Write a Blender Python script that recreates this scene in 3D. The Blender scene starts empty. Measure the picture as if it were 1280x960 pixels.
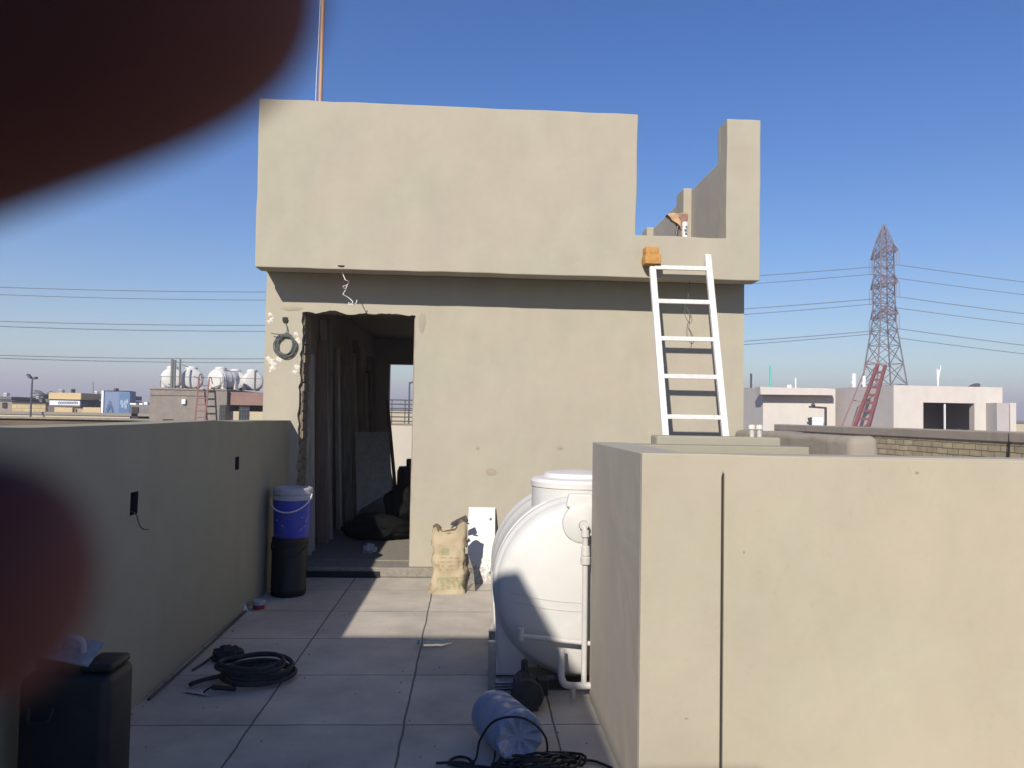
import bpy, bmesh, math, random
from mathutils import Vector, Matrix, noise
random.seed(7)
SC = bpy.context.scene
COL = SC.collection
R = math.radians

# ------------------------------------------------------------------ camera
F_PX = 980.0
EYE = Vector((0, 0, 1.45))
YAW, PITCH, ROLL = R(3.0), R(2.27), 0.018
Fw = Vector((math.sin(YAW)*math.cos(PITCH), math.cos(YAW)*math.cos(PITCH), math.sin(PITCH)))
R0 = Vector((math.cos(YAW), -math.sin(YAW), 0))
U0 = R0.cross(Fw)
Rt = R0*math.cos(ROLL) + U0*math.sin(ROLL)
Up = -R0*math.sin(ROLL) + U0*math.cos(ROLL)
cam = bpy.data.cameras.new('camera')
camo = bpy.data.objects.new('camera', cam)
COL.objects.link(camo)
M3 = Matrix((Rt, Up, -Fw)).transposed()
camo.matrix_world = Matrix.Translation(EYE) @ M3.to_4x4()
cam.sensor_width = 36.0
cam.lens = F_PX/1280*36.0
cam.clip_start = 0.002
cam.clip_end = 5000
cam.dof.use_dof = True
cam.dof.focus_distance = 7.0
cam.dof.aperture_fstop = cam.lens/2.5          # a 2.5 mm wide phone lens opening
SC.camera = camo

# ------------------------------------------------------------------ sky, sun, exposure
SUN_TO = Vector((0.59, 1.64, -1.0)).normalized()      # the way the light travels
SUN_EL = math.asin(-SUN_TO.z)
world = bpy.data.worlds.new('World')
SC.world = world
world.use_nodes = True
wn = world.node_tree
for n in list(wn.nodes): wn.nodes.remove(n)
sky = wn.nodes.new('ShaderNodeTexSky')
sky.sky_type = 'NISHITA'
sky.sun_disc = False
sky.sun_elevation = SUN_EL
sky.sun_rotation = math.atan2(-SUN_TO.x, -SUN_TO.y)
sky.air_density = 1.08
sky.dust_density = 0.05
sky.ozone_density = 3.2
bgn = wn.nodes.new('ShaderNodeBackground')
bgn.inputs[1].default_value = 0.093
wo = wn.nodes.new('ShaderNodeOutputWorld')
hsn = wn.nodes.new('ShaderNodeHueSaturation')
hsn.inputs['Saturation'].default_value = 1.36
hsn.inputs['Hue'].default_value = 0.515
wn.links.new(sky.outputs[0], hsn.inputs['Color'])
wn.links.new(hsn.outputs[0], bgn.inputs[0])
wn.links.new(bgn.outputs[0], wo.inputs[0])
sun = bpy.data.lights.new('sun', 'SUN')
sun.energy = 4.8
sun.angle = R(0.6)
sun.color = (1.0, 0.93, 0.83)
suno = bpy.data.objects.new('sun', sun)
COL.objects.link(suno)
suno.rotation_euler = SUN_TO.to_track_quat('-Z', 'Y').to_euler()
SC.view_settings.view_transform = 'Standard'
SC.view_settings.look = 'None'
SC.view_settings.gamma = 1
SC.view_settings.exposure = 0.36
SC.view_settings.use_curve_mapping = False
HAZE = 0.0017

# ------------------------------------------------------------------ helpers
def ray(px, py):
    return (Fw*F_PX + Rt*(px-640) + Up*(480-py)).normalized()
def at(px, py, X=None, Y=None, Z=None):
    d = ray(px, py)
    if X is not None: t = (X-EYE.x)/d.x
    elif Y is not None: t = (Y-EYE.y)/d.y
    else: t = (Z-EYE.z)/d.z
    return EYE + d*t

def tag(o, label=None, cat=None, group=None, kind=None):
    if label: o['label'] = label
    if cat: o['category'] = cat
    if group: o['group'] = group
    if kind: o['kind'] = kind
    return o
def thing(name, label, cat, loc=(0, 0, 0), rz=0, group=None):
    o = bpy.data.objects.new(name, None)
    COL.objects.link(o)
    o.empty_display_size = 0.1
    o.location = loc
    o.rotation_euler = (0, 0, rz)
    return tag(o, label, cat, group)
def obj(name, bm, m, parent=None, smooth=False, bevel=0, seg=2, label=None):
    me = bpy.data.meshes.new(name)
    bmesh.ops.recalc_face_normals(bm, faces=bm.faces)
    if bevel:
        es = [e for e in bm.edges if len(e.link_faces) == 2 and e.calc_face_angle(0) > 0.6]
        bmesh.ops.bevel(bm, geom=es, offset=bevel, segments=seg, affect='EDGES', profile=0.5, clamp_overlap=True)
    if not parent and len(bm.verts):            # origin at the base of a lone mesh
        xs = [v.co.x for v in bm.verts]; ys = [v.co.y for v in bm.verts]; zs = [v.co.z for v in bm.verts]
        c = Vector(((min(xs)+max(xs))/2, (min(ys)+max(ys))/2, min(zs)))
        bmesh.ops.translate(bm, verts=bm.verts, vec=-c)
    else: c = Vector((0, 0, 0))
    bm.to_mesh(me); bm.free()
    if smooth:
        for p in me.polygons: p.use_smooth = True
        try: me.set_sharp_from_angle(angle=R(38))
        except Exception: pass
    o = bpy.data.objects.new(name, me)
    COL.objects.link(o)
    o.location = c
    for mm in (m if isinstance(m, (list, tuple)) else [m]): me.materials.append(mm)
    if parent: o.parent = parent
    if label: o['label'] = label
    return o
def struct(name, bm, m):
    return tag(obj(name, bm, m), kind='structure')
def copy_tree(o, parent=None):
    c = o.copy(); COL.objects.link(c)
    if parent: c.parent = parent
    for ch in list(o.children):
        k = ch.copy(); COL.objects.link(k); k.parent = c
        for g in list(ch.children):
            h = g.copy(); COL.objects.link(h); h.parent = k
    return c
def BM(): return bmesh.new()
def box(bm, x0, x1, y0, y1, z0, z1, mat=0, rot=None, piv=None):
    vs = [bm.verts.new(p) for p in ((x0,y0,z0),(x1,y0,z0),(x1,y1,z0),(x0,y1,z0),(x0,y0,z1),(x1,y0,z1),(x1,y1,z1),(x0,y1,z1))]
    for f in ((0,3,2,1),(4,5,6,7),(0,1,5,4),(1,2,6,5),(2,3,7,6),(3,0,4,7)):
        bm.faces.new([vs[i] for i in f]).material_index = mat
    if rot is not None:
        p = Vector(piv) if piv else Vector(((x0+x1)/2,(y0+y1)/2,(z0+z1)/2))
        for v in vs: v.co = p + rot @ (v.co-p)
    return vs
def beam(bm, a, b, w, h=None, mat=0):
    """a rectangular bar from a to b"""
    a, b = Vector(a), Vector(b); h = h or w
    d = (b-a).normalized()
    s = d.cross(Vector((0, 0, 1)))
    if s.length < 1e-3: s = Vector((1, 0, 0))
    s.normalize(); t = s.cross(d)
    vs = []
    for p in (a, b):
        for i, j in ((-1,-1),(1,-1),(1,1),(-1,1)): vs.append(bm.verts.new(p + s*w/2*i + t*h/2*j))
    for f in ((0,1,2,3),(7,6,5,4),(0,4,5,1),(1,5,6,2),(2,6,7,3),(3,7,4,0)):
        bm.faces.new([vs[i] for i in f]).material_index = mat
def tube(bm, pts, r, n=8, closed=False, mat=0, cap=True):
    pts = [Vector(p) for p in pts]
    rs = r if isinstance(r, (list, tuple)) else [r]*len(pts)
    rings = []; prev = None
    N = len(pts)
    for i, p in enumerate(pts):
        if closed: d = pts[(i+1) % N]-pts[i-1]
        else: d = pts[min(i+1, N-1)]-pts[max(i-1, 0)]
        d.normalize()
        if prev is None:
            s = d.cross(Vector((0, 0, 1)))
            if s.length < 1e-3: s = Vector((1, 0, 0))
        else: s = prev - d*prev.dot(d)
        s.normalize(); prev = s; t = d.cross(s)
        rings.append([bm.verts.new(p + (s*math.cos(2*math.pi*k/n) + t*math.sin(2*math.pi*k/n))*rs[i]) for k in range(n)])
    for i in range(N if closed else N-1):
        A, B = rings[i], rings[(i+1) % N]
        for k in range(n):
            bm.faces.new((A[k], A[(k+1) % n], B[(k+1) % n], B[k])).material_index = mat
    if cap and not closed:
        bm.faces.new(rings[0][::-1]).material_index = mat
        bm.faces.new(rings[-1]).material_index = mat
def lathe(bm, prof, n=40, o=(0, 0, 0), axis='Z', mat=0, sx=1, sy=1):
    o = Vector(o); rings = []
    for r, h in prof:
        if r < 1e-6:
            q = Vector((0, 0, h)) if axis == 'Z' else Vector((0, h, 0))
            rings.append([bm.verts.new(o+q)]); continue
        ring = []
        for k in range(n):
            a = 2*math.pi*k/n
            q = Vector((r*math.cos(a)*sx, r*math.sin(a)*sy, h)) if axis == 'Z' else Vector((r*math.cos(a), h, r*math.sin(a)))
            ring.append(bm.verts.new(o+q))
        rings.append(ring)
    for A, B in zip(rings, rings[1:]):
        for k in range(n):
            k2 = (k+1) % n
            if len(A) == 1 and len(B) == 1: continue
            if len(A) == 1: f = (A[0], B[k2], B[k])
            elif len(B) == 1: f = (A[k], A[k2], B[0])
            else: f = (A[k], A[k2], B[k2], B[k])
            bm.faces.new(f).material_index = mat
def prism(bm, poly, y0, y1, mat=0):
    """polygon given in x,z pushed from y0 to y1"""
    a = [bm.verts.new((x, y0, z)) for x, z in poly]
    b = [bm.verts.new((x, y1, z)) for x, z in poly]
    bm.faces.new(a).material_index = mat
    bm.faces.new(b[::-1]).material_index = mat
    n = len(poly)
    for i in range(n):
        bm.faces.new((a[i], b[i], b[(i+1) % n], a[(i+1) % n])).material_index = mat
def smooth_path(pts, k=6):
    """Catmull-Rom through pts"""
    pts = [Vector(p) for p in pts]; out = []
    for i in range(len(pts)-1):
        p0 = pts[max(i-1, 0)]; p1 = pts[i]; p2 = pts[i+1]; p3 = pts[min(i+2, len(pts)-1)]
        for j in range(k):
            t = j/k
            out.append(0.5*((2*p1)+(p2-p0)*t+(2*p0-5*p1+4*p2-p3)*t*t+(3*p1-p0-3*p2+p3)*t**3))
    out.append(pts[-1]); return out

# ------------------------------------------------------------------ materials
def mat(name, col, rough=0.7, metal=0.0, vary=0.0, vscale=4.0, col2=None, bump=0.0, bscale=60.0, spec=0.4, detail=6, stretch=None, **kw):
    m = bpy.data.materials.new(name); m.use_nodes = True
    nt = m.node_tree; b = nt.nodes['Principled BSDF']
    b.inputs['Roughness'].default_value = rough
    b.inputs['Metallic'].default_value = metal
    b.inputs['Specular IOR Level'].default_value = spec
    b.inputs['Base Color'].default_value = (*col, 1)
    tc = nt.nodes.new('ShaderNodeTexCoord'); mp = nt.nodes.new('ShaderNodeMapping')
    nt.links.new(tc.outputs['Object'], mp.inputs[0])
    if stretch: mp.inputs['Scale'].default_value = stretch
    if vary or col2:
        nz = nt.nodes.new('ShaderNodeTexNoise'); nz.inputs['Scale'].default_value = vscale; nz.inputs['Detail'].default_value = detail
        nz.inputs['Roughness'].default_value = 0.6
        nt.links.new(mp.outputs[0], nz.inputs[0])
        cr = nt.nodes.new('ShaderNodeValToRGB')
        cr.color_ramp.elements[0].position = 0.32; cr.color_ramp.elements[1].position = 0.68
        c2 = col2 or tuple(c*(1-vary) for c in col)
        cr.color_ramp.elements[0].color = (*c2, 1); cr.color_ramp.elements[1].color = (*col, 1)
        nt.links.new(nz.outputs['Fac'], cr.inputs[0]); nt.links.new(cr.outputs[0], b.inputs['Base Color'])
    if bump:
        n2 = nt.nodes.new('ShaderNodeTexNoise'); n2.inputs['Scale'].default_value = bscale; n2.inputs['Detail'].default_value = 5
        nt.links.new(tc.outputs['Object'], n2.inputs[0])
        bp = nt.nodes.new('ShaderNodeBump'); bp.inputs['Strength'].default_value = bump; bp.inputs['Distance'].default_value = 0.01
        nt.links.new(n2.outputs['Fac'], bp.inputs['Height']); nt.links.new(bp.outputs[0], b.inputs['Normal'])
    return m
def plaster(name, a, b_, c, seed=0.0, bump=0.35):
    """hand trowelled cement render: broad clouds, streaks, small stains, faint trowel waves"""
    m = bpy.data.materials.new(name); m.use_nodes = True
    nt = m.node_tree; L = nt.links; B = nt.nodes['Principled BSDF']
    B.inputs['Roughness'].default_value = 0.92; B.inputs['Specular IOR Level'].default_value = 0.15
    tc = nt.nodes.new('ShaderNodeTexCoord'); mp = nt.nodes.new('ShaderNodeMapping')
    mp.inputs['Location'].default_value = (seed, seed*1.7, seed*.6)
    L.new(tc.outputs['Object'], mp.inputs[0])
    def nz(scale, detail=5, rough=.55, dist=0.0, src=None):
        n = nt.nodes.new('ShaderNodeTexNoise'); n.inputs['Scale'].default_value = scale
        n.inputs['Detail'].default_value = detail; n.inputs['Roughness'].default_value = rough; n.inputs['Distortion'].default_value = dist
        L.new((src or mp).outputs[0], n.inputs[0]); return n
    n1 = nz(0.9, 5, .6, .6); n2 = nz(3.2, 6, .65, .4)
    mp2 = nt.nodes.new('ShaderNodeMapping'); mp2.inputs['Scale'].default_value = (2.2, 2.2, .9); L.new(mp.outputs[0], mp2.inputs[0])
    n3 = nz(1.6, 5, .6, .2, mp2)
    n4 = nz(26, 4, .7)
    def ramp(src, p0, p1, c0, c1):
        r = nt.nodes.new('ShaderNodeValToRGB'); e = r.color_ramp.elements
        e[0].position = p0; e[1].position = p1; e[0].color = (*c0, 1); e[1].color = (*c1, 1)
        L.new(src.outputs['Fac'], r.inputs[0]); return r
    def mix(f, x, y, mode='MIX'):
        q = nt.nodes.new('ShaderNodeMix'); q.data_type = 'RGBA'; q.blend_type = mode
        if isinstance(f, float): q.inputs[0].default_value = f
        else: L.new(f.outputs[0], q.inputs[0])
        L.new(x.outputs[2] if x.bl_idname == 'ShaderNodeMix' else x.outputs[0], q.inputs[6])
        L.new(y.outputs[2] if y.bl_idname == 'ShaderNodeMix' else y.outputs[0], q.inputs[7]); return q
    base = ramp(n1, .36, .64, a, b_)
    stain = ramp(n2, .30, .72, c, b_)
    col = mix(.55, base, stain)
    st = ramp(n3, .3, .62, (.93, .93, .93), (1.03, 1.03, 1.03))
    col = mix(.7, col, st, 'MULTIPLY')
    sp = ramp(n4, .26, .40, (.86, .85, .83), (1, 1, 1))
    col = mix(.5, col, sp, 'MULTIPLY')
    pk = ramp(nz(1.5, 3, .5, .3), .45, .62, (0, 0, 0), (.28, .28, .28))
    rgb = nt.nodes.new('ShaderNodeRGB'); rgb.outputs[0].default_value = (b_[0]*1.06, b_[1]*.93, b_[2]*.98, 1)
    q = nt.nodes.new('ShaderNodeMix'); q.data_type = 'RGBA'; L.new(pk.outputs[0], q.inputs[0]); L.new(col.outputs[2], q.inputs[6]); L.new(rgb.outputs[0], q.inputs[7]); col = q
    n7 = nz(2.4, 5, .6, .6)
    tr = nt.nodes.new('ShaderNodeValToRGB'); e = tr.color_ramp.elements
    e[0].position = .488; e[0].color = (1, 1, 1, 1); e[1].position = .50; e[1].color = (.80, .79, .77, 1)
    e2 = tr.color_ramp.elements.new(.503); e2.color = (1.0, 1.0, 1.0, 1)
    L.new(n7.outputs['Fac'], tr.inputs[0]); col = mix(.10, col, tr, 'MULTIPLY')
    L.new(col.outputs[2], B.inputs['Base Color'])
    b1 = nt.nodes.new('ShaderNodeBump'); b1.inputs['Strength'].default_value = bump; b1.inputs['Distance'].default_value = .02
    n5 = nz(2.6, 3, .5, .8); L.new(n5.outputs['Fac'], b1.inputs['Height'])
    b2 = nt.nodes.new('ShaderNodeBump'); b2.inputs['Strength'].default_value = bump*.6; b2.inputs['Distance'].default_value = .003
    n6 = nz(70, 5, .7); L.new(n6.outputs['Fac'], b2.inputs['Height']); L.new(b1.outputs[0], b2.inputs['Normal'])
    L.new(b2.outputs[0], B.inputs['Normal'])
    return m
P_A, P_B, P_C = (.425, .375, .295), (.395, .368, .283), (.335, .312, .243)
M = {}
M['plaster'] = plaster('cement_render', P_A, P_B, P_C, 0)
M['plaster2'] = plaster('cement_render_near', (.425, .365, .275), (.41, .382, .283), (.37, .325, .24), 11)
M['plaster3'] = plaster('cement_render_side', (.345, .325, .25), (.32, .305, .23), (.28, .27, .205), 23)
M['inner'] = plaster('inner_render', (.52, .47, .40), (.48, .44, .37), (.40, .36, .30), 81, .5)
M['plaster4'] = plaster('cement_render_flank', (.44, .40, .33), (.41, .375, .305), (.35, .32, .26), 71)
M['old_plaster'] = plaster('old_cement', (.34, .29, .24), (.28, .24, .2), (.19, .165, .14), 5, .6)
M['white_paint'] = mat('white_paint', (.74, .72, .68), .45, vary=.18, vscale=22, bump=.15)
M['white_board'] = mat('white_board', (.80, .80, .77), .5, col2=(.78, .77, .73), vscale=12)
M['tank'] = mat('white_plastic', (.63, .62, .585), .42, vary=.12, vscale=3, spec=.5, bump=.03, bscale=20)
M['tank_lid'] = mat('white_lid', (.70, .67, .64), .5, vary=.1, vscale=5)
M['pvc'] = mat('grey_pvc', (.55, .53, .5), .5, vary=.15, vscale=12)
M['black_plastic'] = mat('black_plastic', (.014, .017, .017), .55, vary=.4, vscale=14, bump=.1)
M['rubber'] = mat('black_rubber', (.018, .019, .02), .6, vary=.3, vscale=20)
M['dust_rubber'] = mat('dusty_rubber', (.05, .05, .05), .8, vary=.45, vscale=25)
M['blue_plastic'] = mat('blue_bucket_plastic', (.035, .05, .42), .4, col2=(.06, .075, .36), vscale=14)
M['grey_lid'] = mat('pale_lid_plastic', (.42, .43, .47), .5, vary=.1, vscale=12)
M['steel'] = mat('steel', (.5, .5, .5), .4, .8, vary=.25, vscale=16)
M['dark_steel'] = mat('dark_steel', (.10, .10, .105), .5, .6, vary=.3, vscale=9)
M['red_steel'] = mat('red_oxide_steel', (.23, .09, .09), .65, vary=.3, vscale=5)
M['copper'] = mat('orange_pole_paint', (.44, .26, .15), .5, vary=.2, vscale=5)
M['glass_dark'] = mat('dark_glass', (.03, .035, .04), .15, spec=.6)
M['cope'] = plaster('coping_cement', (.42, .36, .29), (.38, .33, .265), (.31, .27, .22), 8, .6)
M['dark_open'] = mat('dark_recess', (.035, .033, .03), .9)
M['wood'] = mat('grey_wood', (.44, .40, .34), .85, col2=(.25, .225, .19), vscale=3, stretch=(9, 9, .8), bump=.4, bscale=30)
M['wood_pale'] = mat('pale_wood', (.58, .53, .46), .8, col2=(.42, .38, .32), vscale=3, stretch=(9, 9, .8), bump=.3, bscale=30)
M['wood_red'] = mat('reddish_wood', (.33, .22, .18), .85, col2=(.2, .14, .12), vscale=3, stretch=(9, 9, .8), bump=.3, bscale=30)
M['cable'] = mat('grey_cable', (.12, .135, .13), .5, vary=.2)
M['black_cable'] = mat('black_cable', (.012, .012, .013), .5)
M['sponge'] = mat('orange_sponge', (.52, .28, .085), .95, col2=(.42, .22, .07), vscale=30, bump=.6, bscale=120)
M['rag'] = mat('tan_rag', (.55, .36, .2), .95, vary=.3, vscale=18, bump=.4, bscale=40)
M['rag_red'] = mat('reddish_rag', (.32, .18, .14), .95, vary=.4, vscale=30)
M['glove'] = mat('dark_glove', (.09, .08, .085), .85, vary=.4, vscale=40, bump=.3)
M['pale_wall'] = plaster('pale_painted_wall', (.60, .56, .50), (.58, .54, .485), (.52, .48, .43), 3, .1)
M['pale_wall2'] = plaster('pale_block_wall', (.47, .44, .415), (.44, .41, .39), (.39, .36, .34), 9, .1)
M['cream'] = plaster('cream_wall', (.50, .44, .30), (.47, .41, .28), (.40, .34, .24), 4, .1)
M['yellow'] = plaster('yellow_wall', (.60, .47, .25), (.55, .43, .24), (.46, .36, .2), 6, .1)
M['brown_band'] = mat('brown_fascia', (.25, .155, .13), .8, vary=.2, vscale=2)
M['grey_far'] = mat('grey_roofing', (.16, .15, .15), .8, vary=.3, vscale=.8)
M['blue_clad'] = mat('blue_cladding', (.17, .23, .36), .5, vary=.12, vscale=.5)
M['blue_clad2'] = mat('darker_blue', (.09, .17, .31), .5, vary=.12, vscale=.5)
M['white_far'] = mat('white_far', (.75, .75, .76), .6, vary=.06, vscale=.6)
M['ground'] = mat('dusty_ground', (.34, .29, .22), .95, col2=(.26, .22, .17), vscale=.02, bump=.2, bscale=.5)
M['galv'] = mat('galvanised', (.17, .15, .17), .55, .2, vary=.15, vscale=.3)
M['arm_red'] = mat('red_lattice', (.20, .13, .15), .6, .2)
M['insul'] = mat('insulator', (.30, .26, .26), .3)
M['wire'] = mat('conductor', (.10, .10, .12), .6)
M['green'] = mat('green_pipe', (.1, .42, .36), .5)
M['palm'] = mat('palm_leaf', (.09, .10, .04), .7, vary=.3, vscale=3)
M['trunk'] = mat('palm_trunk', (.15, .11, .07), .9, vary=.3, vscale=6)
M['mortar'] = mat('mortar_lump', (.28, .255, .21), .95, vary=.3, vscale=30, bump=.6, bscale=60)
M['whitewash'] = mat('white_plaster_splash', (.66, .62, .54), .9, vary=.15, vscale=30, bump=.4)
M['red_plastic'] = mat('red_plastic', (.28, .03, .03), .4)
M['phone'] = mat('phone_back', (.008, .008, .010), .35)
M['sleeve'] = mat('dark_sleeve', (.02, .022, .03), .95, bump=.3, bscale=200)
def brickmat(name, c1, c2, mort, bw, bh, mm=.012, axis='XZ', bump=.8, noise_s=6):
    m = bpy.data.materials.new(name); m.use_nodes = True; nt = m.node_tree; L = nt.links; B = nt.nodes['Principled BSDF']
    B.inputs['Roughness'].default_value = .9; B.inputs['Specular IOR Level'].default_value = .2
    tc = nt.nodes.new('ShaderNodeTexCoord'); sp = nt.nodes.new('ShaderNodeSeparateXYZ'); cb = nt.nodes.new('ShaderNodeCombineXYZ')
    L.new(tc.outputs['Object'], sp.inputs[0])
    L.new(sp.outputs[axis[0]], cb.inputs[0]); L.new(sp.outputs[axis[1]], cb.inputs[1])
    wb = nt.nodes.new('ShaderNodeTexNoise'); wb.inputs['Scale'].default_value = 5; wb.inputs['Detail'].default_value = 3
    L.new(tc.outputs['Object'], wb.inputs[0])
    va = nt.nodes.new('ShaderNodeVectorMath'); va.operation = 'MULTIPLY_ADD'; va.inputs[1].default_value = (.03, .03, 0)
    L.new(wb.outputs['Color'], va.inputs[0]); L.new(cb.outputs[0], va.inputs[2])
    br = nt.nodes.new('ShaderNodeTexBrick'); br.inputs['Scale'].default_value = 1
    br.inputs['Brick Width'].default_value = bw; br.inputs['Row Height'].default_value = bh; br.inputs['Mortar Size'].default_value = mm
    br.inputs['Mortar Smooth'].default_value = .3
    br.inputs['Color1'].default_value = (*c1, 1); br.inputs['Color2'].default_value = (*c2, 1); br.inputs['Mortar'].default_value = (*mort, 1)
    L.new(va.outputs[0], br.inputs[0])
    nz = nt.nodes.new('ShaderNodeTexNoise'); nz.inputs['Scale'].default_value = noise_s; nz.inputs['Detail'].default_value = 6
    L.new(tc.outputs['Object'], nz.inputs[0])
    cr = nt.nodes.new('ShaderNodeValToRGB'); cr.color_ramp.elements[0].position = .3; cr.color_ramp.elements[1].position = .7
    cr.color_ramp.elements[0].color = (.72, .72, .7, 1); cr.color_ramp.elements[1].color = (1.08, 1.06, 1.0, 1)
    L.new(nz.outputs['Fac'], cr.inputs[0])
    mx = nt.nodes.new('ShaderNodeMix'); mx.data_type = 'RGBA'; mx.blend_type = 'MULTIPLY'; mx.inputs[0].default_value = .8
    L.new(br.outputs['Color'], mx.inputs[6]); L.new(cr.outputs[0], mx.inputs[7]); L.new(mx.outputs[2], B.inputs['Base Color'])
    bp = nt.nodes.new('ShaderNodeBump'); bp.inputs['Strength'].default_value = bump; bp.inputs['Distance'].default_value = -.012
    L.new(br.outputs['Fac'], bp.inputs['Height']); L.new(bp.outputs[0], B.inputs['Normal'])
    return m
M['brick_y'] = brickmat('yellow_brick_lengthwise', (.60, .50, .33), (.44, .37, .25), (.20, .165, .12), .25, .085, .007, 'YZ')
M['jamb'] = brickmat('jamb_brick', (.30, .25, .18), (.25, .21, .155), (.19, .165, .125), .25, .085, .012, 'YZ')
M['brick_far'] = brickmat('far_brick', (.55, .44, .26), (.46, .36, .21), (.35, .28, .18), .9, .3, .03, 'XZ', .3, .6)

def floor_mat():
    m = bpy.data.materials.new('roof_tiles'); m.use_nodes = True; nt = m.node_tree; L = nt.links; B = nt.nodes['Principled BSDF']
    B.inputs['Roughness'].default_value = .85; B.inputs['Specular IOR Level'].default_value = .25
    g = nt.nodes.new('ShaderNodeNewGeometry')
    mp = nt.nodes.new('ShaderNodeMapping'); mp.inputs['Location'].default_value = (.27+7.0, -3.74+7.0, 0)
    L.new(g.outputs['Position'], mp.inputs[0])
    wb = nt.nodes.new('ShaderNodeTexNoise'); wb.inputs['Scale'].default_value = 3.5; wb.inputs['Detail'].default_value = 4
    L.new(g.outputs['Position'], wb.inputs[0])
    va = nt.nodes.new('ShaderNodeVectorMath'); va.operation = 'MULTIPLY_ADD'; va.inputs[1].default_value = (.02, .02, 0)
    L.new(wb.outputs['Color'], va.inputs[0]); L.new(mp.outputs[0], va.inputs[2])
    br = nt.nodes.new('ShaderNodeTexBrick'); br.offset = 0; br.inputs['Scale'].default_value = 1
    br.inputs['Brick Width'].default_value = .70; br.inputs['Row Height'].default_value = .70
    br.inputs['Mortar Size'].default_value = .007; br.inputs['Mortar Smooth'].default_value = .8
    br.inputs['Color1'].default_value = (.55, .51, .44, 1); br.inputs['Color2'].default_value = (.48, .445, .39, 1)
    br.inputs['Mortar'].default_value = (.17, .155, .135, 1)
    L.new(va.outputs[0], br.inputs[0])
    n1 = nt.nodes.new('ShaderNodeTexNoise'); n1.inputs['Scale'].default_value = 2.2; n1.inputs['Detail'].default_value = 8; n1.inputs['Roughness'].default_value = .65
    L.new(g.outputs['Position'], n1.inputs[0])
    c1 = nt.nodes.new('ShaderNodeValToRGB'); e = c1.color_ramp.elements
    e[0].position = .3; e[1].position = .72; e[0].color = (.66, .65, .64, 1); e[1].color = (1.12, 1.08, 1.03, 1)
    L.new(n1.outputs['Fac'], c1.inputs[0])
    mx = nt.nodes.new('ShaderNodeMix'); mx.data_type = 'RGBA'; mx.blend_type = 'MULTIPLY'; mx.inputs[0].default_value = .9
    L.new(br.outputs['Color'], mx.inputs[6]); L.new(c1.outputs[0], mx.inputs[7])
    # white lime splashes, dark spots
    n2 = nt.nodes.new('ShaderNodeTexNoise'); n2.inputs['Scale'].default_value = 13; n2.inputs['Detail'].default_value = 8; n2.inputs['Roughness'].default_value = .75
    L.new(g.outputs['Position'], n2.inputs[0])
    c2 = nt.nodes.new('ShaderNodeValToRGB'); e = c2.color_ramp.elements
    e[0].position = .66; e[1].position = .74; e[0].color = (0, 0, 0, 1); e[1].color = (.7, .7, .7, 1)
    L.new(n2.outputs['Fac'], c2.inputs[0])
    my = nt.nodes.new('ShaderNodeMix'); my.data_type = 'RGBA'; L.new(c2.outputs[0], my.inputs[0])
    L.new(mx.outputs[2], my.inputs[6]); my.inputs[7].default_value = (.55, .52, .46, 1)
    L.new(my.outputs[2], B.inputs['Base Color'])
    bp = nt.nodes.new('ShaderNodeBump'); bp.inputs['Strength'].default_value = .7; bp.inputs['Distance'].default_value = -.008
    L.new(br.outputs['Fac'], bp.inputs['Height'])
    b2 = nt.nodes.new('ShaderNodeBump'); b2.inputs['Strength'].default_value = .3; b2.inputs['Distance'].default_value = .004
    n3 = nt.nodes.new('ShaderNodeTexNoise'); n3.inputs['Scale'].default_value = 45; n3.inputs['Detail'].default_value = 6
    L.new(g.outputs['Position'], n3.inputs[0]); L.new(n3.outputs['Fac'], b2.inputs['Height']); L.new(bp.outputs[0], b2.inputs['Normal'])
    L.new(b2.outputs[0], B.inputs['Normal'])
    return m
M['floor'] = floor_mat()

# ------------------------------------------------------------------ setting
GZ = -6.8
bm = BM(); box(bm, -1500, 1500, -600, 2600, GZ-2, GZ); struct('ground', bm, M['ground'])
bm = BM(); box(bm, -1.84, 5.2, -8, 13.6, -.25, 0); struct('roof_floor', bm, M['floor'])
t = thing('house_block', 'rendered lower storeys of the house carrying the tiled roof', 'building', (0, 0, GZ))
bm = BM(); box(bm, -1.83, 5.19, -7.98, 13.58, 0, -GZ-.252); obj('wall', bm, M['plaster'], t)
for yy in (-4, 0, 4, 8):
    bm = BM(); box(bm, -1.86, -1.831, yy, yy+1.3, 1.2, 2.5); w = obj('window', bm, M['glass_dark'], t)

YF = 7.07; YU = 6.695; XL, XR = -1.84, 2.50; ZS = 2.69
YB = 13.2
# ---- the stair house ahead
house = thing('stair_house', 'tan rendered rooftop stair house with a doorway and a projecting upper wall', 'building', (0.33, YF, 0))
off = Vector((0.33, YF, 0))
def hobj(name, bm, m, bevel=0, parent=None, **k):
    bmesh.ops.translate(bm, verts=bm.verts, vec=-off)
    return obj(name, bm, m, parent or house, bevel=bevel, **k)
dl_t = at(378, 390, Y=YF); dr_t = at(519.5, 393, Y=YF); dr_b = at(512, 697, Y=YF)
xl, xr, zt, xrb = dl_t.x, dr_t.x, dl_t.z, dr_b.x
rnd = random.Random(3)
poly = [(XL, 0), (XL, ZS-.002), (XR, ZS-.002), (XR, 0), (xrb, 0)]
n = 26
for i in range(1, n):                       # right edge, fairly neat
    z = zt*i/n; x = xrb+(xr-xrb)*i/n
    poly.append((x+rnd.uniform(-.006, .006), z))
n = 34
for i in range(0, n+1):                     # ragged lintel line
    x = xr+(xl-xr)*i/n; poly.append((x, zt+.028*noise.noise(Vector((x*6, 0, 5)))+rnd.uniform(-.006, .005)))
n = 56
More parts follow.
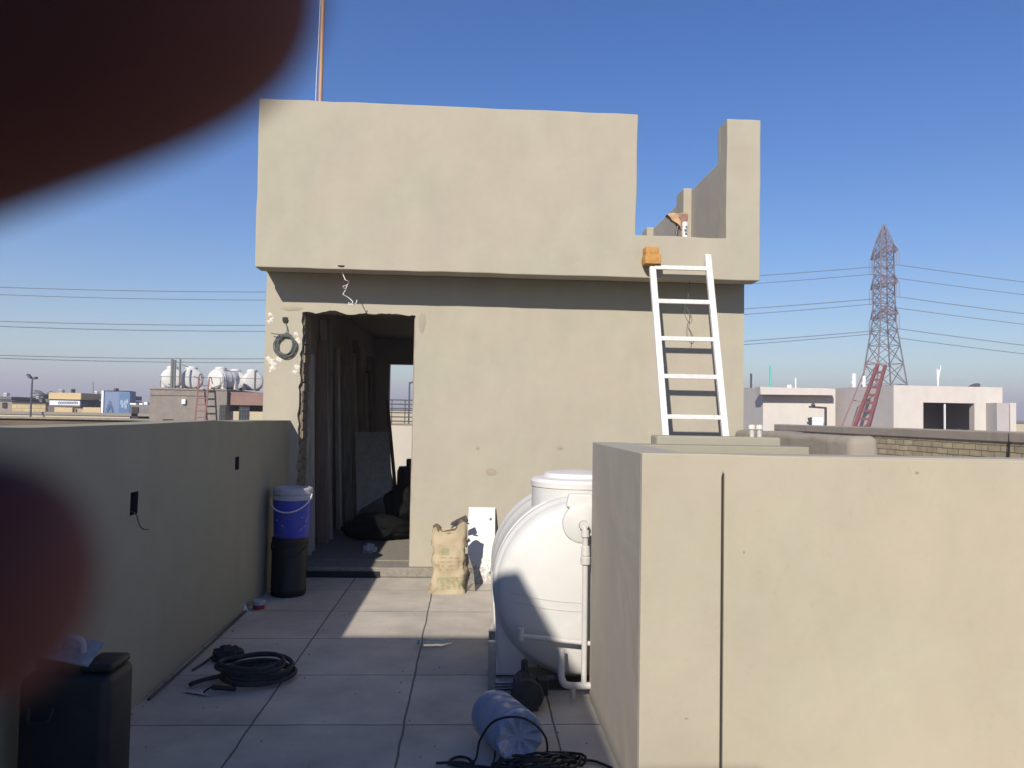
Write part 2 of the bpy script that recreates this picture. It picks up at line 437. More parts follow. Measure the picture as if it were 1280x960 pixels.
for i in range(1, n):
    z = zt*(1-i/n); x = xl-.02*i/n
    poly.append((x+.03*noise.noise(Vector((0, z*3.1, 2)))+.016*noise.noise(Vector((3, z*13, 0)))+rnd.uniform(-.004, .004), z))
poly.append((xl-.02, 0))
bm = BM(); prism(bm, poly, YF, YF+.035); hobj('front_render', bm, M['plaster'])
# brick core of the front wall behind the render
bm = BM()
xli = xl+.055
box(bm, XL+.001, xl+.012, YF+.0352, YF+.26, 0, ZS-.003)
hobj('brick_jamb', bm, M['jamb'])
bm = BM(); rr = random.Random(9)            # single bricks of the broken left jamb
z = .10
while z < zt-.02:
    d = rr.uniform(.0, .03)
    box(bm, xl+.0125, xl+.018+d*.4, YF+.0355+rr.uniform(0, .01), YF+.25, z, z+.071)
    z += .085
hobj('jamb_brick_edge', bm, mat('jamb_block', (.27, .225, .165), .9, vary=.35, vscale=9, bump=.5, bscale=40), bevel=.006)
bm = BM()
box(bm, xr-.012, XR-.001, YF+.0352, YF+.26, 0, ZS-.003)
box(bm, xl+.013, xr-.013, YF+.0352, YF+.26, zt+.012, ZS-.003)
hobj('wall', bm, M['old_plaster'])
bm = BM()
box(bm, XL, XL+.22, YF+.261, YB+.2, 0, ZS-.002); hobj('side_wall', bm, M['inner'])
bm = BM(); box(bm, XR-.22, XR, YF+.261, YB+.2, 0, ZS-.002); hobj('side_wall', bm, M['inner'])
# far wall with its opening
bo = at(487, 455, Y=YB); bx0 = bo.x; bz = bo.z
bm = BM()
box(bm, XL+.221, bx0, YB, YB+.2, 0, ZS-.002); box(bm, -.35, XR-.221, YB, YB+.2, 0, ZS-.002)
box(bm, bx0+.001, -.351, YB, YB+.2, bz, ZS-.002)
hobj('back_wall', bm, M['inner'])
bm = BM(); box(bm, XL+.221, XR-.221, YF+.262, YB-.001, .002, .095); hobj('inner_floor', bm, M['mortar'])
# roof slab with soffit, and the upper walls
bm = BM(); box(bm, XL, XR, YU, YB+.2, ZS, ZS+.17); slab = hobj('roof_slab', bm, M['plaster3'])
a = at(325, 124, Y=YU); b = at(797.5, 144, Y=YU); nt_ = at(850, 296, Y=YU); pil = at(907, 296, Y=YU); pt = at(930, 150, Y=YU)
ZTOP = (a.z+b.z)/2; XN = b.x; ZN = nt_.z; XP = pil.x; ZP = pt.z
xtl = at(325, 124, Y=YU).x
bm = BM()
rw = random.Random(8)
def wav(p, q, n_, a_):
    return [(p[0]+(q[0]-p[0])*k/n_+(rw.uniform(-a_, a_) if 0 < k < n_ else 0), p[1]+(q[1]-p[1])*k/n_+(rw.uniform(-a_, a_) if 0 < k < n_ else 0)) for k in range(n_)]
corners = [((XL, ZS-.03), 9, .003), ((xtl, a.z), 16, .004), ((XN, b.z), 6, .004), ((XN-.012, ZN), 5, .005), ((XP, ZN-.006), 5, .004), ((XP, ZP), 3, .003), ((XR, ZP-.004), 8, .003), ((XR, ZS-.03), 22, .003)]
fpoly = []
for k, (c_, n_, am) in enumerate(corners): fpoly += wav(c_, corners[(k+1) % len(corners)][0], n_, am)
prism(bm, fpoly, YU-.02, YU+.18)
hobj('upper_front_wall', bm, M['plaster'], bevel=.008)
bm = BM(); xp2 = 2.295
box(bm, XL, XL+.2, YU+.182, YB, ZS+.171, ZTOP-.1)
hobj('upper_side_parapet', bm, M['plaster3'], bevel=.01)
bm = BM()
box(bm, xp2, XR, YU+.182, YB, ZS+.171, 3.87)
hobj('upper_right_parapet', bm, M['plaster4'], bevel=.01)
for y0, y1 in ((YU+.182, YU+.25), (8.09, 8.38), (9.82, 10.1), (11.5, 11.8)):
    bm = BM(); box(bm, XP+.004, xp2-.002, y0, y1, ZS+.171, 3.88 if y0 > 7 else ZP-.004); hobj('parapet_pier', bm, M['plaster'], bevel=.008)
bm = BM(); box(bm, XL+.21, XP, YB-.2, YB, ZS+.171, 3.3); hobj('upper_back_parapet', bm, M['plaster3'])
# soffit holes
for px, py in ((427, 337.5), (581, 343.5), (722, 347), (862, 351)):
    p = at(px, py, Z=ZS-.0325)
    bm = BM(); lathe(bm, [(0, -.006), (.036, -.006), (.038, -.003), (.038, .002)], 18, (p.x, p.y, ZS-.0005)); hobj('soffit_box', bm, M['dark_open'])
# doorstep
bm = BM()
box(bm, xl-.06, .02, YF-.06, YF+.26, .002, .088); hobj('threshold', bm, M['mortar'], bevel=.012)
bm = BM()
box(bm, xl-.1, xl+.75, YF-.075, YF-.0605, .0, .055); hobj('gap_shade_strip', bm, M['black_plastic'])  # black strip put in for the shade of the gap under the step
# white splashes of lime on the left of the doorway
rs = random.Random(12)
for (cx, cy, n_, sp) in ((340, 401, 5, 4), (338, 452, 12, 8), (372, 460, 14, 5), (371, 424, 8, 4), (350, 449, 6, 7), (334, 398, 4, 3)):
    bm = BM()
    for i in range(n_):
        p = at(cx+rs.gauss(0, sp*.6), cy+rs.gauss(0, sp*.55), Y=YF)
        if p.x > xl-.03 or p.x < XL+.02: continue
        r = rs.uniform(.006, .030); k = 16
        vs = [bm.verts.new((p.x+r*rs.uniform(.35, 1.4)*math.cos(6.283*j/k), YF-.001, p.z+.8*r*rs.uniform(.35, 1.4)*math.sin(6.283*j/k))) for j in range(k)]
        c = bm.verts.new((p.x, YF-.004-i*.0002, p.z))
        for j in range(k): bm.faces.new((vs[j], vs[(j+1) % k], c))
    hobj('lime_splash', bm, M['whitewash'])
# patched mortar beside the door head and small scars on the wall
patch_m = plaster('patch', (.36, .31, .24), (.34, .3, .23), (.30, .26, .2), 41)
for (x, y, rx, rz) in ((527, 402, .035, .10), (614, 590, .05, .035), (597, 560, .02, .02), (590, 700, .02, .02), (700, 560, .03, .02), (365, 386, .10, .018)):
    bm = BM(); p = at(x, y, Y=YF); k = 14
    vs = [bm.verts.new((p.x+rx*rs.uniform(.7, 1.15)*math.cos(6.283*j/k), YF-.0025, p.z+rz*rs.uniform(.7, 1.15)*math.sin(6.283*j/k))) for j in range(k)]
    c = bm.verts.new((p.x, YF-.005, p.z))
    for j in range(k): bm.faces.new((vs[j], vs[(j+1) % k], c))
    hobj('mortar_patch', bm, patch_m)

# wires hanging from two soffit boxes
def wire_thing(name, label, cat, pts, r, m, group=None, k=6, n=6):
    bm = BM(); tube(bm, smooth_path(pts, k), r, n)
    return tag(obj(name, bm, m, smooth=True), label, cat, group)
w0 = at(427, 338, Z=ZS-.03)
pts = [w0]
for px, py in ((430, 346), (432, 350), (436, 352), (434, 356), (429, 358), (431, 361), (434, 357), (431, 364), (429, 368), (434, 371), (438, 374), (441, 378), (437, 381), (436, 378), (440, 381), (445, 379), (446, 375)):
    pts.append(at(px, py, Y=w0.y+rnd.uniform(-.03, .03)))
wire_thing('hanging_wire', 'crumpled pale wire dangling from the soffit above the doorway', 'wire', pts, .0038, M['white_paint'])
w0 = at(862, 352, Z=ZS-.03)
pts = [w0]
for px, py in ((860, 372), (857, 378), (856, 388), (857, 396), (862, 404), (865, 400), (862, 390), (858, 384), (862, 396), (861, 410)):
    pts.append(at(px, py, Y=w0.y+rnd.uniform(-.01, .01)))
wire_thing('hanging_wire', 'thin dark looped wire hanging from the soffit behind the white ladder', 'wire', pts, .0028, M['cable'])
# coil of cable on the left pier
t = thing('wall_box', 'small dark wall hole with wires to the left of the doorway', 'junction box', at(357, 400, Y=YF))
bm = BM()
for i in range(9):
    box(bm, rnd.uniform(-.03, .0), rnd.uniform(.005, .03), -.008-i*.0007, .02, rnd.uniform(-.03, -.005), rnd.uniform(0, .028), rot=Matrix.Rotation(rnd.uniform(-.6, .6), 3, 'Y'))
obj('socket_box', bm, M['dark_open'], t)
c = at(356.5, 431.5, Y=YF-.02)
bm = BM(); pts = [at(357, 404, Y=YF-.01), at(359, 411, Y=YF-.018), at(358, 419, Y=YF-.02)]
for i in range(9*14):
    a_ = 2*math.pi*i/14; k = i//14
    rx = .082+.012*math.sin(k*2.1); rz = .09+.010*math.cos(k*1.7)
    pts.append(Vector((c.x+.012*math.sin(k*1.3)+rx*math.sin(a_), c.y-.004*(k % 4)-.004*math.sin(a_*2+k), c.z+.01*math.cos(k*2.3)+rz*math.cos(a_))))
pts += [Vector((c.x-.07, c.y-.015, c.z+.095)), Vector((c.x-.12, c.y-.02, c.z+.1))]
bm2 = BM(); tube(bm2, smooth_path(pts, 2), .0042, 6); bm.free()
tag(obj('cable_coil', bm2, M['cable'], smooth=True), 'coil of thin grey cable hanging on the wall left of the doorway', 'cable')

# ---- parapets on our roof
def parapet(name, label, boxes, m, bevel=.012):
    bm = BM()
    for bx_ in boxes: box(bm, *bx_)
    return tag(obj(name, bm, m, bevel=bevel), label, 'wall')
lp = thing('left_parapet', 'long shaded grey rendered parapet running along the left side of the roof', 'wall', (-1.7, 2, 0))
lp.name = 'roof_parapet'
bm = BM()
ny = 60                                       # inner face at x=-1.6 with two recesses for sockets
holes = []
for (x0, x1, y0, y1) in ((164, 172.5, 616, 642), (294.2, 298.8, 571.5, 586.5)):
    p0 = at((x0+x1)/2-(x1-x0)/2, y0, X=-1.6); p1 = at((x0+x1)/2+(x1-x0)/2, y1, X=-1.6)
    holes.append((p0.y, p1.y, p1.z, p0.z))
ys = sorted({-8.0, YF-.001, *[h[0] for h in holes], *[h[1] for h in holes]} | {-6, -4, -2, 0, 1, 2, 3, 4, 5, 6})
zs = sorted({0.0, 1.0, 1.375, *[h[2] for h in holes], *[h[3] for h in holes]})
def PX(x, y, z):                              # slightly wavy hand made top and face
    if z > 1.3: z += .006*math.sin(y*1.7)+.004*math.sin(y*4.1+1)
    return (x-lp.location.x+ (.004*math.sin(y*2.3+z*3) if x > -1.65 else 0), y-lp.location.y, z)
VG = {}
def V(x, y, z):
    k = (round(x, 4), round(y, 4), round(z, 4))
    if k not in VG: VG[k] = bm.verts.new(PX(x, y, z))
    return VG[k]
for i in range(len(ys)-1):
    y0, y1 = ys[i], ys[i+1]
    for j in range(len(zs)-1):
        z0, z1 = zs[j], zs[j+1]
        hole = any(h[0]-1e-6 <= y0 and y1 <= h[1]+1e-6 and h[2]-1e-6 <= z0 and z1 <= h[3]+1e-6 for h in holes)
        if not hole: bm.faces.new((V(-1.6, y0, z0), V(-1.6, y1, z0), V(-1.6, y1, z1), V(-1.6, y0, z1)))
        else:
            bm.faces.new((V(-1.65, y0, z0), V(-1.65, y1, z0), V(-1.65, y1, z1), V(-1.65, y0, z1))).material_index = 1
            hh_ = [h for h in holes if h[0]-1e-6 <= y0 and y1 <= h[1]+1e-6 and h[2]-1e-6 <= z0 and z1 <= h[3]+1e-6][0]
            eq = lambda a, b: abs(a-b) < 1e-6
            for (A_, B_, real) in (((y0, z0), (y1, z0), eq(z0, hh_[2])), ((y1, z0), (y1, z1), eq(y1, hh_[1])), ((y1, z1), (y0, z1), eq(z1, hh_[3])), ((y0, z1), (y0, z0), eq(y0, hh_[0]))):
                if real: bm.faces.new((V(-1.6, *A_), V(-1.65, *A_), V(-1.65, *B_), V(-1.6, *B_))).material_index = 1
        bm.faces.new((V(-1.83, y1, z0), V(-1.83, y0, z0), V(-1.83, y0, z1), V(-1.83, y1, z1)))
    bm.faces.new((V(-1.6, y0, zs[-1]), V(-1.6, y1, zs[-1]), V(-1.83, y1, zs[-1]), V(-1.83, y0, zs[-1])))
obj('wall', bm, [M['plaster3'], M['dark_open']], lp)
h = holes[0]
q = [Vector((-1.63, (h[0]+h[1])/2, h[2]+.02))]
for px, py, dx in ((170, 643, .02), (173, 652, .03), (176, 659, .05), (180, 661.5, .07), (186, 662, .08)): q.append(at(px, py, X=-1.6+dx))
wire_thing('dangling_wire', 'short grey wire hanging out of the larger socket hole in the shaded parapet', 'wire', q, .0035, M['cable'])

def rough_parapet(label, x0, x1, y0, y1, z1, m, amp=.012, rnd_=.05, seed=0):
    bm = BM(); box(bm, x0, x1, y0, y1, 0, z1)
    es = [e for e in bm.edges if all(v.co.z > z1-.01 for v in e.verts) or (abs(e.verts[0].co.x-e.verts[1].co.x) < 1e-6 and abs(e.verts[0].co.y-e.verts[1].co.y) < 1e-6)]
    bmesh.ops.bevel(bm, geom=es, offset=rnd_, segments=4, affect='EDGES', profile=.5)
    for _ in range(3):
        es = [e for e in bm.edges if e.calc_length() > .14]
        if es: bmesh.ops.subdivide_edges(bm, edges=es, cuts=1)
    bmesh.ops.triangulate(bm, faces=bm.faces)
    for v in bm.verts:
        if v.co.z > .05:
            n_ = Vector((noise.noise(v.co*5+Vector((seed, 0, 0))), noise.noise(v.co*5+Vector((0, seed+3, 0))), noise.noise(v.co*4+Vector((9, 0, seed)))))
            v.co += n_*amp
    return tag(obj('roof_parapet', bm, m, smooth=True), label, 'wall')

YA0, YA1, XA = 2.89, 4.07, .64
ZA = 1.318
shaft = thing('light_shaft_parapet', 'near tan rendered box parapet round a roof shaft with a thin groove down its front', 'wall', (XA, YA0, 0))
def sobj(name, bm, m, **k):
    bmesh.ops.translate(bm, verts=bm.verts, vec=-Vector((XA, YA0, 0))); return obj(name, bm, m, shaft, **k)
g0 = at(902.3, 590, Y=YA0); g1 = at(905.8, 590, Y=YA0)
xs = [XA, g0.x, g1.x, 1.4, 1.9, 2.4, 3.0, 3.6, 4.2]
bm = BM()
prism(bm, [(XA, 0), (XA, ZA)] + [(x, ZA+.004*math.sin(x*3)-.005*(x-XA)) for x in (.9, 1.3, 1.7, 2.2, 2.8, 3.4)] + [(4.2, ZA-.02), (4.2, 0), (g1.x, 0), (g1.x, g0.z-.012), ((g0.x+g1.x)/2, g0.z), (g0.x, g0.z-.02), (g0.x, 0)], YA0, YA0+.018)
sobj('front_render', bm, M['plaster2'], bevel=.004)
bm = BM(); box(bm, XA+.1802, 4.2, YA0+.0182, YA0+.18, 0, ZA-.003)
sobj('front_wall', bm, M['plaster4'])
bm = BM(); box(bm, XA, XA+.18, YA0+.0182, YA1, 0, ZA); sobj('side_wall', bm, M['plaster4'], bevel=.004)
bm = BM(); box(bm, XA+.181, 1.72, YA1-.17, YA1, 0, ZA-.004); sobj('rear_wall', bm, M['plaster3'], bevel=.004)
tube(bm := BM(), [(g0.x+.005, YA0+.009, .02), (g0.x+.005, YA0+.009, g0.z-.004)], .0045, 6)
sobj('groove_fill', bm, M['dark_open'])  # near-black tube filling the groove
M['smeared'] = plaster('smeared_cement', (.36, .315, .255), (.31, .28, .225), (.24, .215, .175), 61, .9)
chip_m = mat('chip', (.33, .29, .22), .95, vary=.3, vscale=40)
for (x, y, rx, rz) in ((1146, 591, .008, .006), (930, 690, .004, .008), (858, 898, .007, .004)):
    bm = BM(); p = at(x, y, Y=YA0); k = 11
    vs = [bm.verts.new((p.x+rx*rs.uniform(.5, 1.3)*math.cos(6.283*j/k), YA0-.0012, p.z+rz*rs.uniform(.5, 1.3)*math.sin(6.283*j/k))) for j in range(k)]
    c = bm.verts.new((p.x, YA0-.0022, p.z))
    for j in range(k): bm.faces.new((vs[j], vs[(j+1) % k], c))
    sobj('plaster_chip', bm, chip_m)
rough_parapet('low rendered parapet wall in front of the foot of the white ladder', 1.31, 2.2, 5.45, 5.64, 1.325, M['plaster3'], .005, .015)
rough_parapet('roughly smeared cement parapet meeting the right edge of the stair house', 2.40, 2.60, 4.85, YF-.02, 1.355, M['smeared'], .02, .05, 4)
# capped pipe stubs
for px, lab in ((939.8, 'left'), (949.2, 'right')):
    p = at(px, 549, Z=1.326)
    p.y = 5.52; p = Vector((at(px, 545, Y=5.52).x, 5.52, 1.3255))
    t = thing('pipe_stub', '%s one of the two short capped pipe stubs on the low parapet' % lab, 'pipe', p, group='capped pipe stubs on the parapet')
    bm = BM(); tube(bm, [(0, 0, 0), (0, 0, .06)], .017, 12); obj('pipe', bm, M['pvc'], t, smooth=True)
    bm = BM(); lathe(bm, [(0.019, .052), (.025, .054), (.025, .078), (.02, .086), (0, .088)], 14); obj('cap', bm, M['whitewash'], t, smooth=True)

# ---- neighbour roof on the right with its brick parapet, neighbour wall on the left
nb = thing('neighbour_house', 'neighbouring house with yellow brick parapet wall and cement coping on the right', 'building', (6.8, 8, GZ))
bm = BM(); box(bm, .0, .24, -8, 9.2, 0, -GZ+1.21); obj('brick_parapet', bm, M['brick_y'], nb)
bm = BM(); box(bm, -.02, .27, -8, 9.22, -GZ+1.211, -GZ+1.355); obj('coping', bm, M['cope'], nb, bevel=.02)
bm = BM(); box(bm, .241, 12, -8, 9.2, 0, -GZ-.1); obj('roof_block', bm, M['old_plaster'], nb)
bm = BM(); tube(bm, [(-.01, 1.55, -GZ+1.34), (-.022, 1.56, -GZ+.9), (-.01, 1.5, -GZ)], .012, 6); obj('wall_cable', bm, M['black_cable'], nb)
nl = thing('neighbour_parapet', 'weathered brown brick parapet of the neighbouring roof beyond the shaded wall', 'wall', (-5, 8.2, GZ))
pe = at(208, 524, Y=8.2)
bm = BM(); box(bm, -9, pe.x+5, -.12, .12, 0, pe.z-GZ-.02); obj('wall', bm, mat('dirty_brown_wall', (.15, .115, .085), .95, vary=.4, vscale=2, bump=.5, bscale=20), nl, bevel=.01)
bm = BM(); box(bm, -9, pe.x+5.02, -.15, .15, pe.z-GZ-.0195, pe.z-GZ+.0); obj('coping', bm, M['mortar'], nl, bevel=.005)

# ---- the building behind the photographer that throws the big shade
sh = thing('rear_stair_house', 'tall tan rendered roof building behind the viewpoint that shades the near floor', 'building', (-1.5, -2, 0))
HC = 3.40; YC = 5.19-1.64*HC; XC = .645-.59*HC
bm = BM(); box(bm, -1.59+1.5, XC+1.5, -7.5+2, YC+2, .001, HC); obj('wall', bm, M['plaster'], sh)
bm = BM(); box(bm, -6+1.5, -1.86+1.5, -7.5+2, YC+2, GZ, HC-.002); obj('wing', bm, M['plaster'], sh)
bm = BM(); box(bm, -1.86+1.5+.001, -1.601+1.5, -7.5+2, YC+2, 1.4, HC-.001); obj('wall', bm, M['plaster'], sh)
bm = BM(); box(bm, XC-.32+1.5, XC+.34+1.5, -3.6+2, -3.0+2, 1.5, 3.74); obj('hand_shade_block', bm, M['plaster'], sh)  # unseen block added on the roof to keep the sun off the fingers

# ================================================================== objects on the roof
# ---- white ladder
def ladY(z): return 6.474+.32*(z-2.42)
def lad(px, py):
    d = ray(px, py)          # meets the leaning plane Y = 6.474+.32(z-2.42)
    t_ = (6.474-.32*2.42+.32*EYE.z)/(d.y-.32*d.z)
    return EYE+d*t_
ladder = thing('ladder', 'white steel ladder leaning on the projecting wall at the right', 'ladder', (1.7, ladY(0), 0))
def ext(a, b):               # carry the rail on down to the floor
    k = a.z/(a.z-b.z); return a+(b-a)*k
lo = ladder.location
def beam_l(bm, a, b, w, h): beam(bm, a-lo, b-lo, w, h)
ra, rb = lad(815.5, 334), lad(831.5, 543); rc, rd = lad(884.5, 319), lad(906.5, 543)
rb2, rd2 = ext(ra, rb), ext(rc, rd)
bm = BM(); beam_l(bm, rb2, ra, .052, .04); obj('rail', bm, M['white_paint'], ladder, bevel=.004)
bm = BM(); beam_l(bm, rd2, rc, .052, .04); obj('rail', bm, M['white_paint'], ladder, bevel=.004)
rung_z = [lad(850, y).z for y in (335, 377, 423.5, 470.5, 521)]
dz = (rung_z[0]-rung_z[-1])/4
zz = rung_z[:] + [rung_z[-1]-dz*i for i in range(1, 6)]
for z in zz:
    if z < .1: continue
    p = ra+(rb2-ra)*((ra.z-z)/(ra.z-rb2.z)); q = rc+(rd2-rc)*((rc.z-z)/(rc.z-rd2.z))
    d = (q-p).normalized()
    bm = BM(); beam_l(bm, p+d*.02+Vector((0, .0, 0)), q-d*.02, .03, .036); obj('rung', bm, M['white_paint'], ladder, bevel=.003)
# orange sponges wedged on the ladder's left rail
s0 = at(815.5, 320, Y=6.56)
t = thing('sponge_pair', 'two worn orange sponge blocks wedged above the left rail of the white ladder', 'sponge', (s0.x, 6.60, at(815, 331, Y=6.58).z))
def puffy(w, d, h, z0, seed, ox=0):
    bm = BM(); bmesh.ops.create_cube(bm, size=1)
    bmesh.ops.subdivide_edges(bm, edges=bm.edges, cuts=5, use_grid_fill=True)
    for v in bm.verts:
        nrm = v.co.normalized()*.5
        v.co = v.co.lerp(nrm, .22)
        k = noise.noise(v.co*3+Vector((seed, 0, 0)))*.06
        v.co = Vector((v.co.x*w*(1+k)+ox, v.co.y*d*(1+k), (v.co.z+.5)*h*(1+k)+z0))
    return bm
obj('sponge', puffy(.145, .15, .085, 0, 1), M['sponge'], t, smooth=True)
obj('sponge', puffy(.12, .14, .07, .08, 5, -.004), M['sponge'], t, smooth=True)

# ---- pipe and rag standing on the notch of the upper wall
p = at(862, 296, Y=6.8)
t = thing('pipe_end', 'white upright pipe end showing above the notch in the upper wall', 'pipe', (p.x, 6.95, ZS+.171))
pz = at(862, 278, Y=6.95).z-(ZS+.171)
bm = BM(); tube(bm, [(0, 0, 0), (0, 0, pz)], .028, 16); obj('pipe', bm, M['white_paint'], t, smooth=True)
bm = BM()
for a_, z_ in ((.3, pz-.05), (-.2, pz-.08), (.1, pz-.11)): box(bm, -.010+a_*.02, .012, -.0295, -.0275, z_-.012, z_+.01)
obj('smudge', bm, M['cable'], t)
t = thing('rag_on_stick', 'tan and reddish rag draped on a stick beside the white pipe end', 'rag', (p.x-.06, 7.0, ZS+.171))
zb = at(850, 280, Y=7.0).z-(ZS+.171)
bm = BM(); tube(bm, [(-.05, 0, 0), (.02, 0, zb+.06)], .013, 8); obj('stick', bm, M['dark_steel'], t, smooth=True)
bm = BM()
g = [(-.10, zb+.075), (-.03, zb+.085), (.05, zb+.09), (.09, zb+.075), (.085, zb+.02), (.03, zb-.04), (-.01, zb-.005), (-.06, zb+.03)]
prism(bm, g, -.035, .03); bmesh.ops.subdivide_edges(bm, edges=bm.edges, cuts=2)
bmesh.ops.triangulate(bm, faces=bm.faces)
for v in bm.verts: v.co += Vector((noise.noise(v.co*18), noise.noise(v.co*18+Vector((5, 0, 0))), noise.noise(v.co*18+Vector((0, 9, 0)))))*.018
obj('rag', bm, M['rag'], t)
bm = BM()
prism(bm, [(.0, zb+.08), (.085, zb+.085), (.09, zb+.02), (.055, zb-.1), (.03, zb-.15), (.02, zb-.08), (.03, zb)], -.045, -.02)
bmesh.ops.subdivide_edges(bm, edges=bm.edges, cuts=2); bmesh.ops.triangulate(bm, faces=bm.faces)
for v in bm.verts: v.co += Vector((noise.noise(v.co*22), noise.noise(v.co*22+Vector((5, 0, 0))), noise.noise(v.co*22)))*.02
obj('cloth_scrap', bm, M['rag_red'], t)

# ---- orange pole on the roof with a thin stay wire
p = at(400.5, 120, Y=6.98)
t = thing('roof_pole', 'tall thin orange painted pole with a stay wire on the stair house roof', 'pole', (p.x, 6.98, ZS+.171))
bm = BM(); tube(bm, [(0, 0, 0), (.0, 0, 3.2)], .019, 12); obj('pole', bm, M['copper'], t, smooth=True)
bm = BM(); tube(bm, smooth_path([(-.035, 0, .9), (-.04, 0, 1.5), (-.03, 0, 1.9), (-.022, 0, 2.6), (-.02, 0, 3.2)], 5), .003, 5); obj('stay_wire', bm, M['white_paint'], t)

# ---- big white water tank
def tank_root(loc, label, group=None):
    t = thing('water_tank', label, 'water tank', loc, group=group)
    bm = BM(); L = 1.25; Rr = .455
    prof = [(0, -.012)]
    for i in range(1, 9):
        r = .43*i/8; prof.append((r, -.012+.05*(r/.43)**2.2))
    prof += [(.45, .055), (.463, .075), (.466, .09), (.470, .102), (.481, .110), (.486, .125), (.486, .150), (.480, .162), (.468, .172), (.466, .20), (.470, .22), (.482, .228), (.486, .245), (.486, .27), (.480, .282), (.468, .292), (.466, .42),
             (.466, .60), (.474, .62), (.474, .66), (.466, .68), (.466, .84), (.474, .86), (.474, .90), (.466, .92), (.462, 1.02), (.45, 1.12), (.40, 1.20), (.2, 1.25), (0, 1.26)]
    lathe(bm, prof, 72, (0, 0, .535), 'Y')
    body = obj('body', bm, M['tank'], t, smooth=True)
    bm = BM(); lathe(bm, [(.262, .90), (.262, 1.045), (.262, 1.052), (0, 1.052)], 48, (0, .40, 0)); obj('neck', bm, M['tank'], t, smooth=True)
    bm = BM(); lathe(bm, [(.24, 1.046), (.268, 1.050), (.270, 1.078), (.255, 1.094), (.20, 1.102), (.185, 1.125), (.10, 1.135), (0, 1.137)], 48, (0, .40, 0)); obj('lid', bm, M['tank_lid'], t, smooth=True)
    for s, nm in ((-1, 'foot'), (1, 'foot')):
        bm = BM()
        prism(bm, [(s*.44, .54), (s*.475, .50), (s*.45, .10), (s*.47, .05), (s*.33, .05), (s*.30, .14), (s*.25, .35)], .13, .34)
        obj(nm, bm, M['tank'], t, bevel=.015)
        bm = BM(); prism(bm, [(s*.44, .50), (s*.475, .46), (s*.45, .10), (s*.47, .05), (s*.33, .05), (s*.30, .14), (s*.25, .35)], .85, 1.06)
        obj(nm, bm, M['tank'], t, bevel=.015)
    return t
TX = .625; TY = 4.13
tank = tank_root((TX, TY, 0), 'big white plastic water tank with a raised neck and grey pipe behind the box parapet')
def tl(px, py, Y): q_ = at(px, py, Y=Y); return Vector((q_.x-TX, Y-TY, q_.z))
def dome_y(x, z):
    r = min(.43, math.hypot(x, z-.535)); return -.012+.05*(r/.43)**2.2
for dzv in (0, .045):
    bm = BM(); pts = []
    for i in range(25):
        x = -.43+.86*i/24; z = .535-.06-dzv+.055*(x/.44)**2+(-.07 if False else 0)
        if math.hypot(x, z-.52) > .415: continue
        pts.append((x, dome_y(x, z)-.001, z))
    tube(bm, pts, .0022, 6); obj('mould_seam', bm, M['pvc'], tank)
bx_ = tl(728, 655, TY-.01)
bm = BM(); lathe(bm, [(0, -.006), (.085, -.006), (.10, .0), (.104, .01), (.104, .03)], 32, (bx_.x, -.003, bx_.z-.0), 'Y'); obj('inlet_boss', bm, M['tank'], tank, smooth=True)
bm = BM(); prism(bm, [(bx_.x-.085, bx_.z+.09), (bx_.x-.07, bx_.z+.155), (bx_.x+.05, bx_.z+.155), (bx_.x+.085, bx_.z+.09), (bx_.x+.06, bx_.z+.075), (bx_.x-.06, bx_.z+.075)], -.0, .05); obj('name_plate', bm, M['tank_lid'], tank, bevel=.01)
pz = bx_.z
bm = BM()
px_ = bx_.x
pts = smooth_path([(px_-.005, .0, pz), (px_, -.05, pz), (px_+.003, -.075, pz-.02), (px_+.006, -.08, pz-.06), (px_+.008, -.08, pz-.3), (px_+.01, -.075, .08)], 5)
tube(bm, pts, .0145, 14); obj('down_pipe', bm, M['pvc'], tank, smooth=True)
bm = BM()
lathe(bm, [(.0, pz-.02), (.02, pz-.022), (.022, pz-.055), (.016, pz-.06)], 16, (px_+.005, -.08, 0))
lathe(bm, [(.016, pz-.10), (.021, pz-.105), (.024, pz-.15), (.020, pz-.155), (.026, pz-.16), (.026, pz-.195), (.018, pz-.20)], 16, (px_+.008, -.08, 0))
lathe(bm, [(.0, -.03), (.023, -.028), (.025, .0), (.02, .01)], 16, (px_, -.045, pz), 'Y')
obj('coupling', bm, M['pvc'], tank, smooth=True)
# level pipe and outlet below
bm = BM()
a_, b_ = tl(651, 795, TY-.06), tl(752, 806, TY-.06)
tube(bm, [a_, b_], .013, 12); tube(bm, [a_+Vector((.0, 0, .04)), a_+Vector((0, 0, -.02))], .015, 10)
obj('level_pipe', bm, M['pvc'], tank, smooth=True)
bm = BM()
tube(bm, smooth_path([tl(702, 812, TY-.04), tl(701, 835, TY-.08), tl(703, 851, TY-.10), tl(712, 857, TY-.10), tl(745, 857, TY-.08)], 4), .018, 12)
tube(bm, [tl(716, 856, TY-.10), tl(716, 872, TY-.10)], .014, 10)
obj('outlet_pipe', bm, M['pvc'], tank, smooth=True)
# steel stand under the tank's near left foot
stn = thing('tank_stand', 'low grey steel angle stand under the foot of the big white tank', 'stand', (TX-.40, TY+.1, 0))
bm = BM()
for k in range(3): box(bm, -.10, .07, -.06+.0*k, .28, .012+k*.014, .020+k*.014)
box(bm, -.105, -.065, -.07, -.03, 0, .26); box(bm, -.095, -.06, .28, .32, 0, .22)
obj('frame', bm, M['steel'], stn, bevel=.003)
bm = BM(); box(bm, -.07, .85, -.04, .30, .0, .0115); obj('base_plate', bm, M['dark_steel'], stn)

